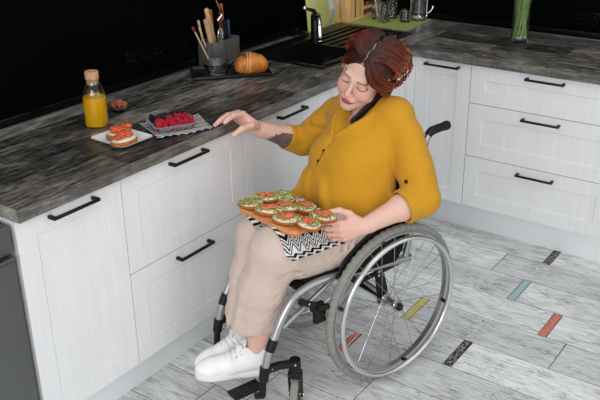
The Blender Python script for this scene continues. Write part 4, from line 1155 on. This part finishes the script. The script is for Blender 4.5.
S.chain([SHR, SHR * .5 + ELR * .5, ELR], [.059, .057, .053], .012); S.cap(ELR, CUR + dR * .03, .053, .046, .012)
def fr(d):
    a = nrm(np.cross(d, (0, 0, 1.))); return np.stack([d, a, np.cross(d, a)], 1)
S.box(CUL + dL * .05, (.05, .066, .066), fr(dL), .001, .003, 's'); S.box(CUR + dR * .05, (.05, .062, .062), fr(dR), .001, .003, 's')
S.cap(CUL - dL * .03, CUL + dL * .05, .051, .052, .003, 's'); S.cap(CUR - dR * .02, CUR + dR * .05, .0425, .042, .003, 's')
# stand collar with an open V
VP = P(.098, .004, .868)
col = lambda s: bez([P(-.118, s * .012, .985), P(-.095, s * .052, .985), P(-.035, s * .070, .968), P(.040, s * .055, .935), VP + P(-.010, s * .010, .022)], 4)
S.cap(P(.075, .002, .955), VP + P(.012, 0, .0), .045, .008, .012, 's')
S.cap(P(-.052, 0, .965), P(-.03, 0, 1.06), .056, .062, .008, 's'); S.cap(P(.0, 0, .975), P(.05, 0, .975), .050, .05, .01, 's')
for s in (1, -1):
    c = col(s); S.chain([np.array(p) for p in c], [.0085] * len(c), .006)
    S.chain([np.array(p) + np.array((.004, -s * .008, -.014)) for p in c], [.0075] * len(c), .006)
# folds: drawn-in ridges and creases
def fold(pts, r, k=.02, op='u'):
    pts = [np.array(p) for p in pts]; S.chain([np.array(q_) for q_ in bez([tuple(p) for p in pts], 4)], [r] * (4 * (len(pts) - 1) + 1), k, op)
for pts in ([P(.158, -.03, .745), P(.172, -.05, .68), P(.160, -.07, .625)], [P(.150, .06, .74), P(.165, .045, .68), P(.150, .02, .625)],
            [P(.13, .10, .74), P(.14, .11, .68), P(.13, .11, .62)]): fold(pts, .006, .03)
for pts in ([P(.04, .15, .85), P(.09, .10, .80), P(.13, .05, .765)],
            [P(.165, -.02, .640), P(.172, .02, .638), P(.160, .07, .645)]): fold(pts, .004, .014, 's')
for a_, b_, c_ in ((SHR + P(.052, -.02, -.05), SHR * .5 + ELR * .5 + P(.05, -.02, .02), SHR * .4 + ELR * .6 + P(.02, .02, .055)),): fold([a_, b_, c_], .0035, .012, 's')
for sh_, d_, r_ in ((SHL, nrm(ELL - SHL), .064), (SHR, nrm(ELR - SHR), .060)):
    a1 = nrm(np.cross(d_, (1., 0, 0))); a2 = np.cross(d_, a1); c_ = sh_ + d_ * .022
    q_ = [c_ + (a1 * math.cos(t_) + a2 * math.sin(t_)) * (r_ + .0035) for t_ in np.linspace(0, 2 * PI, 40)]; e_ = np.abs(S.ev(np.array(q_)))
    for i_ in range(39):
        if max(e_[i_], e_[i_ + 1]) < .007: S.cap(q_[i_], q_[i_ + 1], .0020, .0020, .005, 's')
Vs, Fs = S.mesh(.0040); Vs = relax(Vs, Fs, 2, .4); Ns = vnormals(Vs, Fs)
Vs = Vs + Ns * (.0009 * wob(Vs, 30, 3) + .0005 * wob(Vs * np.array((1, 1, .5)), 90, 5))[:, None]
gl_ = lambda c, r: np.exp(-(np.linalg.norm(Vs - c, axis=1) / r) ** 2)
Vs = Vs + Ns * (.0030 * wob(Vs * np.array((1, 1, .28)), 62, 11) * gl_(P(.10, -.02, .66), .15) + .0024 * wob(Vs * np.array((.5, 1, 1.2)), 70, 12) * (gl_(ELL * .75 + SHL * .25, .09) + gl_(ELR, .08)) + .0022 * wob(Vs * np.array((1, .5, 1)), 60, 13) * (gl_(P(.02, -.13, .86), .09) + gl_(P(.04, .13, .84), .09)))[:, None]
shirt = mesh_obj('shirt', Vs, Fs, M_shirt, woman)
# placket with buttons, pulled from the surface of the shirt
def on_surface(S, p, d, far=.4):
    """first hit along d from p"""
    p = np.array(p, float); d = nrm(d); t = 0.
    for _ in range(90):
        v = S.ev((p + d * t)[None])[0]
        if v < .0004: break
        t += max(v * .7, .0004)
    return p + d * t
pk = [on_surface(S, P(.35, .004 + .004 * i, .862 - .018 * i), P(-1, 0, 0)) for i in range(5)]
MB().tube([tuple(p + np.array((.0012, 0, 0))) for p in pk], .012, 10, flat=.18, up=(1, 0, 0)).build('placket', M_shirt, shirt)
MB().tube([tuple(p + np.array((.0030, .0035, 0))) for p in pk], .0016, 6).build('placket_slit_shade', M_btn, shirt)  # dark thin strip standing in for the shade in the placket slit
for i in (1, 3): MB().lathe([(0, -.001), (.0052, -.001), (.0052, .0018), (.0035, .0022), (0, .0015)], 14, M=T(*(pk[i] + np.array((.004, 0, .0)))) @ Matrix.Rotation(PI / 2, 4, 'Y')).build('button', M_btn, shirt)
seam = []
tb = on_surface(S, P(.35, -.243, .772), P(-1, 0, 0)); tb = tb if tb[0] > -.2 else ELL + P(.05, .0, .07)
MB().lathe([(0, -.002), (.007, -.002), (.007, .002), (0, .002)], 14, M=frame(tb, (0, 1, 0), (0, 0, 1), (1, 0, 0))).build('sleeve_button', M_btn, shirt)

# --- trousers
M_trou = mat('beige_cotton', (204, 184, 172), rough=.85, spec=.1, sheen=.1, vary=.05, vscale=140, bump=.08, bscale=420)
legs = []
for hp, kn, an, sg in ((HPL, KNL, ANL, -1), (HPR, KNR, ANR, 1)):
    TR = Sdf(); legs.append(TR); TR.ell(P(-.0, 0, .575), (.140, .168, .088), None, .03)
    hem = P(*(lambda q: (q[0], -q[1], q[2]))(an)) + P(0, 0, .130 if sg < 0 else .090)
    TR.cap(hp, kn + P(-.03, 0, -.010), .098, .090, .04); TR.cap(kn + P(-.03, 0, -.010), kn, .089, .076, .03)
    mid = kn * .5 + hem * .5 + P(.0, 0, 0)
    TR.cap(P(.31, sg * -.0 - (.096 if sg < 0 else -.085), .542), P(.04, -.100 if sg < 0 else .10, .538), .070, .072, .05)
    TR.chain([kn + P(-.008, 0, -.01), mid + P(.0, 0, 0), hem + P(.0, 0, -.03)], [.077, .078, .082], .02)
    TR.box(hem + P(0, 0, -.10), (.14, .14, .10), None, .001, .002, 's')
    TR.cap(hem + P(0, 0, -.05), hem + P(0, 0, .04), .071, .060, .004, 's')
    # crease down the front and folds behind the knee
    TR.chain([kn + P(.070, 0, -.03), mid + P(.078, 0, 0), hem + P(.081, 0, -.02)], [.006, .005, .005], .02)
    for dz, df in ((-.055, .0), (-.085, -.005), (-.035, .01)):
        TR.chain([np.array(p) for p in bez([kn + P(-.085 + df, sg * .05, dz + .0), kn + P(-.03 + df, sg * .080, dz - .015), kn + P(.03 + df, sg * .065, dz - .055)], 4)], [.004] * 9, .014, 's')
    for k in range(3): TR.chain([np.array(p) for p in bez([kn + P(-.26 - .03 * k, sg * .06, .05), kn + P(-.25 - .03 * k, sg * .095, .0), kn + P(-.20 - .03 * k, sg * .07, -.06)], 4)], [.0035] * 9, .012, 's')
Vt, Ft = [], []
for TR in legs:
    v_, f_ = TR.mesh(.0046); v_ = relax(v_, f_, 2, .4); Ft.append(f_ + sum(len(q_) for q_ in Vt)); Vt.append(v_)
Vt = np.concatenate(Vt); Ft = np.concatenate(Ft); Nt = vnormals(Vt, Ft)
Vt = Vt + Nt * (.0006 * wob(Vt * np.array((1, 1, .45)), 40, 8) + .001 * wob(Vt, 95, 9))[:, None]
mesh_obj('trousers', Vt, Ft, M_trou, woman)

# --- shoes
M_shoe = mat('white_leather', (238, 238, 238), rough=.45, spec=.4); M_sole = mat('white_rubber', (228, 228, 226), rough=.6); M_lace = mat('white_lace', (232, 232, 232), rough=.8); M_hole = mat('eyelet', (120, 120, 120), rough=.6)
sh = Sdf()
sh.chain([(.032, 0, .052), (.08, 0, .050), (.13, 0, .042), (.185, -.002, .034)], [.034, .036, .038, .036], .02)
sh.ell((.205, -.002, .031), (.046, .040, .026), None, .02); sh.cap((.03, 0, .06), (.036, 0, .108), .034, .034, .02); sh.cap((.06, 0, .07), (.085, 0, .098), .035, .028, .02)
sh.cap((.045, 0, .105), (.052, 0, .17), .0285, .034, .006, 's'); sh.cap((.06, 0, .124), (.10, 0, .152), .022, .026, .008, 's')
sh.box((.12, 0, -.03), (.2, .1, .045), None, .001, .004, 's')
Vh, Fh = sh.mesh(.0026); Vh = relax(Vh, Fh, 1, .4)
outl = [(.0, .0), (.004, -.02), (.02, -.033), (.06, -.036), (.11, -.035), (.16, -.043), (.20, -.045), (.235, -.033), (.252, -.008), (.250, .012), (.235, .030), (.20, .041), (.16, .040), (.11, .033), (.06, .034), (.02, .031), (.004, .018)]
def make_shoe(o, d, name_side, pitch):
    zx = np.array((0, 0, 1.)); y = np.cross(zx, d)
    r = mesh_obj('shoe', Vh, Fh, M_shoe, woman)
    M = frame(o, d, y, zx) @ Matrix.Rotation(-pitch, 4, 'Y'); r.matrix_local = M
    MB().prism(outl, 0, .022, bev=.005).build('sole', M_sole, r)
    tg = MB(); tg.tube(bez([(.150, 0, .074), (.115, 0, .090), (.090, 0, .112), (.078, 0, .136)], 4), [.012, .014, .016, .018, .019, .02, .021, .022, .022, .022, .022, .021, .012], 12, flat=.22, up=(0, 0, 1)); tg.build('tongue', M_shoe, r)
    for i in range(5):
        x = .152 - .017 * i; z = .0775 + .0090 * i
        MB().tube(bez([(x - .004, -.024, z - .010), (x, -.012, z + .0015), (x + .002, 0, z + .004), (x, .012, z + .0015), (x - .004, .024, z - .010)], 4), .0033, 8, flat=.6).build('lace', M_lace, r)
        for s in (1, -1): MB().ball((x - .006, s * .0265, z - .0125), .0026, sub=1).build('eyelet', M_hole, r)
    for s in (1, -1): MB().tube(bez([(.086, s * .004, .118), (.098, s * .02, .126), (.092, s * .028, .116), (.084, s * .012, .119), (.104, s * .03, .104)], 4), .0018, 6).build('lace_bow', M_lace, r)
    return r
make_shoe(ANL - SHDL * .044 + np.array((0, 0, -.067)), SHDL, 'left', .06)
make_shoe(ANR - SHDR * .048 + np.array((0, 0, -.072)), SHDR, 'right', -.05)

# --- hair: a cap, brushed locks from the parting, and loose curls pinned low at the back
M_hair = mat('auburn_hair', (96, 40, 24), rough=.5, spec=.4, vcol=True)
hb_ = MB(); hcol = []
def hcolr(t, j): # t 0 root .. 1 tip
    a = np.array(lin((36, 15, 13))); b_ = np.array(lin((100, 42, 25))); c_ = np.array(lin((168, 88, 50)))
    c = a + (b_ - a) * min(1, t / .5) if t < .5 else b_ + (c_ - b_) * min(1, (t - .5) / .5)
    return c * max(.3, 1 + .55 * j)
HS = Sdf(); q3 = lambda c: np.array(c, float)
HS.ell((-.019, 0, .030), (.096, .0785, .080), None, .012); HS.ell((-.082, .014, -.004), (.060, .064, .062), None, .04); HS.ell((-.050, .044, -.032), (.045, .034, .040), None, .03)
HS.ell((-.03, -.070, -.005), (.045, .022, .050), None, .02); HS.ell((-.02, .066, .01), (.045, .014, .04), None, .01)
HS.ell((.107, .0, -.030), (.078, .070, .118), None, .008, 's'); HS.ell((.02, 0, -.09), (.06, .055, .07), None, .012, 's')
Vr, Fr = HS.mesh(.0040); Vr = relax(Vr, Fr, 1, .4)
n0 = len(hb_.v); hb_.add(Vr.tolist(), Fr.tolist())
for p in Vr:
    pt_ = math.exp(-((p[1] - .0025 * math.sin(p[0] * 160)) / .0035) ** 2) * (p[2] > .07) * (p[0] > -.035)
    hcol.append(tuple(np.array(lin((60, 26, 19))) * (1 - pt_) + np.array(lin((196, 150, 132))) * pt_))
R_ = random.Random(21)
def lock(pts, w0, jit, t0=0., wave=0.):
    s = bez([tuple(p) for p in pts], 5); n = len(s); f0 = R_.uniform(0, 6)
    for i in range(n):
        g = wave * i / n
        s[i] = s[i] + Vector((math.sin(f0 + i * .55), math.cos(f0 * 1.7 + i * .6), math.sin(f0 * .6 + i * .5))) * g
    rad = [w0 * (.6 + .4 * math.sin(PI * min(1, (i + 1.5) / (n * .6)) / 2)) * (1 if i < n * .8 else max(.15, 1 - (i / n - .8) / .22)) for i in range(n)]
    k = len(hb_.v); hb_.tube(s, rad, 6, cap=True)
    for i in range(n): hcol.extend([tuple(hcolr(t0 + (1 - t0) * i / (n - 1), jit))] * 6)
def on_cap(x, phi, rr=1.):
    """point over the skull: phi 0 at the parting, 90 deg at the side"""
    k = math.sqrt(max(.02, 1 - ((x + .026) / .106) ** 2))
    return np.array((x, .089 * k * math.sin(phi) * rr, .036 + .083 * k * math.cos(phi) * rr))
for s in (1, -1):
    for i in range(300):
        u = R_.random() ** .9; x0 = .062 - .143 * u; off = .0035 + .002 * R_.random() + .0025 * math.sin(x0 * 160) * s
        back = .055 + .03 * (1 - u) + R_.uniform(-.014, .014); rr = R_.uniform(.985, 1.10) + .03 * (s > 0)
        end = R_.uniform(1.45, 1.85); pts = []
        for j in range(7):
            t = j / 6; ph = s * (off / .09 + t * end)
            pts.append(on_cap(x0 - back * t ** 1.15 * 1.2, ph, (1 - (1 - t) ** 3 * .02) * (1 + (rr - 1) * min(1, t * 2.5) + .035 * math.sin(PI * t) * (s > 0))))
        tail = np.array((-.020 - .012 * R_.random(), -s * .010, -.020 + .012 * R_.random()))
        lock(pts + [pts[-1] + tail], R_.uniform(.0016, .0032), R_.uniform(-.9, 1.0), 0., .0045)
# front lengths on her left, waving down over the ear
for i in range(90):
    q = R_.random(); y = .008 + .010 * q; e_ = R_.uniform(-.006, .006)
    lock([(.064 - .03 * q, .010, .100 + e_ * .4), (.086 - .05 * q, .034 + e_, .076 + e_), (.087 - .065 * q, .058 + e_, .044), (.054 - .06 * q, .084 + e_, .006), (.020 - .05 * q, .095 + e_, -.030 + .02 * q), (-.022, .086, -.046 + e_), (-.060, .068, -.046)], R_.uniform(.0018, .0032), R_.uniform(-.7, 1.1), 0., .0045)
for i in range(44):
    q = R_.random(); e_ = R_.uniform(-.004, .004)
    lock([(.064 - .03 * q, -.008, .100), (.058 - .04 * q, -.044 + e_, .074), (.036 - .045 * q, -.070 + e_, .042), (.016 - .04 * q, -.080 + e_, .0), (-.006 - .03 * q, -.080 + e_, -.034), (-.036, -.066, -.046)], R_.uniform(.0016, .0028), R_.uniform(-.7, .6), 0., .003)
# curls at the back and nape
for i in range(210):
    a = R_.uniform(-1.1, 2.6); el = R_.uniform(-1.0, 1.0)
    c = np.array((-.086, .018, -.004)); d = np.array((-math.cos(a) * math.cos(el), math.sin(a) * math.cos(el), math.sin(el)))
    p = c + d * np.array((.068, .080, .072)) * R_.uniform(.90, 1.16); e_ = nrm(np.cross(d, (R_.uniform(-1, 1), R_.uniform(-1, 1), R_.uniform(-1, 1)))); g_ = np.cross(d, e_); r0 = R_.uniform(.010, .020); tw = R_.uniform(3.0, 5.6)
    lock([p + d * (.004 + .010 * R_.random() * t) + (e_ * math.cos(tw * t) + g_ * math.sin(tw * t)) * r0 * (1.15 - .5 * t) + e_ * .014 * t for t in np.linspace(0, 1, 7)], R_.uniform(.0015, .0030), R_.uniform(-.8, 1.2), .35)
for i in range(80):
    a = R_.uniform(0, 1); c = np.array((-.056 + .045 * a, .072 + .012 * a, -.046 - .028 * R_.random())); d = nrm((R_.uniform(-.6, .2), 1, R_.uniform(-.7, .5))); e_ = nrm(np.cross(d, (R_.uniform(-1, 1), .1, R_.uniform(-1, 1)))); g_ = np.cross(d, e_); r0 = R_.uniform(.009, .017)
    lock([c + d * .012 + (e_ * math.cos(5 * t) + g_ * math.sin(5 * t)) * r0 * (1.1 - .5 * t) - np.array((0, 0, .015)) * t for t in np.linspace(0, 1, 7)], R_.uniform(.0015, .0028), R_.uniform(-.6, 1.1), .35)
hb_.cols = np.concatenate([np.array(hcol), np.ones((len(hcol), 1))], 1)
hair = hb_.build('hair', M_hair, woman, sharp=0); hair.matrix_local = frame(HC, HR[:, 0] * HSC, HR[:, 1] * HSC, HR[:, 2] * HSC)

# ------------------------------------------------------------------ phone clamped between ear and shoulder
CM = T(*CHO) @ Rz(CHA)
M_case = mat('black_phone_case', (12, 12, 13), rough=.45); M_scr = mat('phone_glass', (8, 8, 10), rough=.08)
p0 = hd(-.016, .082, -.062); p1 = hd(.118, .056, -.132)
dx = nrm(p1 - p0); nz_ = nrm(HR[:, 1] + .6 * HR[:, 2]); nz_ = nrm(nz_ - dx * (nz_ @ dx)); dy = np.cross(nz_, dx)
ph = MB().box((-.076, -.036, -.0045), (.076, .036, .0045), .004, seg=3).build('smartphone', M_case); ph.matrix_world = CM @ frame((p0 + p1) / 2 + nz_ * .006, dx, dy, nz_)
tag(ph, 'black smartphone clamped between the woman\'s ear and left shoulder', 'phone')
so = MB().box((-.070, -.032, -.0052), (.070, .032, -.0046), .0003, seg=1).build('screen', M_scr, ph)
cm_ = MB(); [cm_.lathe([(0, 0), (.006, 0), (.0055, .0015), (0, .0015)], 14, c=(-.062 + .014 * k, .02, .0045)) for k in range(2)]; cm_.build('camera_lens', M_scr, ph)

# ------------------------------------------------------------------ napkin on her lap, board, open sandwiches
LAP = Sdf(); LAP.ops = [q_ for t_ in legs for q_ in t_.ops if q_[2] == 'u' and q_[1] > .025] + S.ops[:3]
def lap_z(f, s, z0=.80):
    f = np.asarray(f, float); z = np.full(f.shape, z0)
    for _ in range(70):
        d = LAP.ev(np.stack([f, -np.asarray(s, float), z], -1)); z = z - np.clip(d * .75, -.01, .05)
        z = np.maximum(z, .45)
    return z
qa = [np.array(p) for p in ((.437, -.220), (.222, -.226), (.20, .05), (.424, .055))]
nu = nv = 44; U, W = np.meshgrid(np.linspace(0, 1, nu + 1), np.linspace(0, 1, nv + 1), indexing='ij')
fs_ = (qa[0][0] * (1 - U) + qa[1][0] * U) * (1 - W) + (qa[3][0] * (1 - U) + qa[2][0] * U) * W
ss_ = (qa[0][1] * (1 - U) + qa[1][1] * U) * (1 - W) + (qa[3][1] * (1 - U) + qa[2][1] * U) * W
zz = lap_z(fs_.ravel(), ss_.ravel()).reshape(fs_.shape)
for _ in range(10):                                   # the cloth bridges the hollow between the thighs
    z2 = zz.copy(); z2[1:-1, 1:-1] = (zz[2:, 1:-1] + zz[:-2, 1:-1] + zz[1:-1, 2:] + zz[1:-1, :-2]) / 4; zz = np.maximum(zz, z2)
zz = np.maximum(zz, .612) + .005 + .0015 * np.sin(U * 11 + W * 7)
M_zig2 = zigzag_mat('black_white_zigzag', 6.5, 11.)
nk = napkin('patterned_napkin', lambda u, v: (fs_[round(u * nu), round(v * nv)], -ss_[round(u * nu), round(v * nv)], zz[round(u * nu), round(v * nv)]), nu, nv, .0015, M_zig2, 'black and white zigzag napkin spread on the woman\'s lap under the board')
nk.matrix_world = CM
M_board = mat('acacia_board', (190, 112, 58), rgb2=(222, 152, 92), vscale=9, stretch=(1, 9, 9), rough=.5)
BZ_ = .689
bc = P(.340, -.048, BZ_); bx = nrm(P(.075, .997, 0.0)); by = np.cross((0, 0, 1.), bx)
BM = CM @ frame(bc, bx, by, (0, 0, 1))
bo_ = loft([sq_ring(.5, .08, -.008), sq_ring(.507, .08, -.005), sq_ring(.507, .08, .004), sq_ring(.495, .08, .007)])
bo_.v = [(x * .276, y * .172, z) for x, y, z in bo_.v]
o = bo_.build('serving_board', M_board); o.matrix_world = BM; tag(o, 'wooden board of open sandwiches held on the woman\'s lap', 'board')
# nine sandwiches: position along / across the board, kind, label
for i, (x, y, a, kd, lb) in enumerate((
    (.122, .052, .2, 'green', 'green-topped open sandwich without salmon at the front left corner of the board'),
    (.126, -.010, .5, 'mixed', 'open sandwich with salmon at the far left board end, behind the green corner one'),
    (.088, -.058, -.3, 'green', 'green-topped open sandwich without salmon on the far edge of the board'),
    (.045, .045, .4, 'mixed', 'open sandwich with salmon on the board front edge, beside the green corner one'),
    (.026, -.008, .1, 'mixed', 'open sandwich with salmon in the middle of the board'),
    (-.018, -.055, -.5, 'mixed', 'open sandwich with salmon on the far board edge, next to the shirt'),
    (-.040, .045, .2, 'mixed', 'open sandwich with salmon on the front edge, second from the woman\'s left hand'),
    (-.112, .018, -.2, 'mixed', 'open sandwich with salmon at the right end of the board, on the front corner'),
    (-.105, -.047, .3, 'mixed', 'open sandwich with salmon right under the woman\'s left thumb'))):
    sandwich(BM @ T((x - .020) * 1.04, y * 1.06, .0085) @ Rz(a + .2) @ Matrix.Rotation(.05 * math.sin(7 * i), 4, 'X') @ Matrix.Rotation(.06 * math.cos(5 * i), 4, 'Y'), lb, 'open sandwiches on the lap board', kd, 20 + i, .047, .034, .013)
# ------------------------------------------------------------------ light
def area(name, loc, target, sx, sy, power, col=(1, 1, 1)):
    l = bpy.data.lights.new(name, 'AREA'); l.shape = 'RECTANGLE'; l.size = sx; l.size_y = sy; l.energy = power; l.color = col
    o = bpy.data.objects.new(name, l); COL.objects.link(o); o.location = loc
    d = Vector(target) - Vector(loc); o.rotation_euler = d.to_track_quat('-Z', 'Y').to_euler(); return o
area('window_light', (-.7, -3.6, 1.5), (-.9, .2, .75), 3.4, 2.0, 20)
area('front_fill_light', (-5.2, -2.0, 2.1), (-.9, -.4, .5), 2.8, 2.0, 100)  # added frontal fill from the camera side, evens out both cabinet runs
area('overhead_fill_light', (-1.4, -1.2, 3.3), (-1.3, -.6, 0), 2.6, 2.2, 22)  # added soft fill from above to brighten the floor
w_ = bpy.data.worlds.new('room_ambient'); w_.use_nodes = True; SC.world = w_
w_.node_tree.nodes['Background'].inputs[0].default_value = (.93, .96, 1, 1); w_.node_tree.nodes['Background'].inputs[1].default_value = .56
# ------------------------------------------------------------------ camera
cam = bpy.data.cameras.new('camera'); co = bpy.data.objects.new('camera', cam); COL.objects.link(co)
yaw, pit, rol = CAMR
f_ = Vector((math.cos(pit) * math.cos(yaw), math.cos(pit) * math.sin(yaw), math.sin(pit)))
r0 = Vector((math.sin(yaw), -math.cos(yaw), 0)); u0 = r0.cross(f_)
r1 = r0 * math.cos(rol) + u0 * math.sin(rol); u1 = u0 * math.cos(rol) - r0 * math.sin(rol)
co.matrix_world = frame(CAML, r1, u1, -f_)
cam.sensor_width = 36; cam.sensor_fit = 'HORIZONTAL'; cam.lens = 830.943 * 36 / 600; cam.clip_start = .05
SC.camera = co
SC.view_settings.view_transform = 'Standard'; SC.view_settings.look = 'None'; SC.view_settings.exposure = 0.
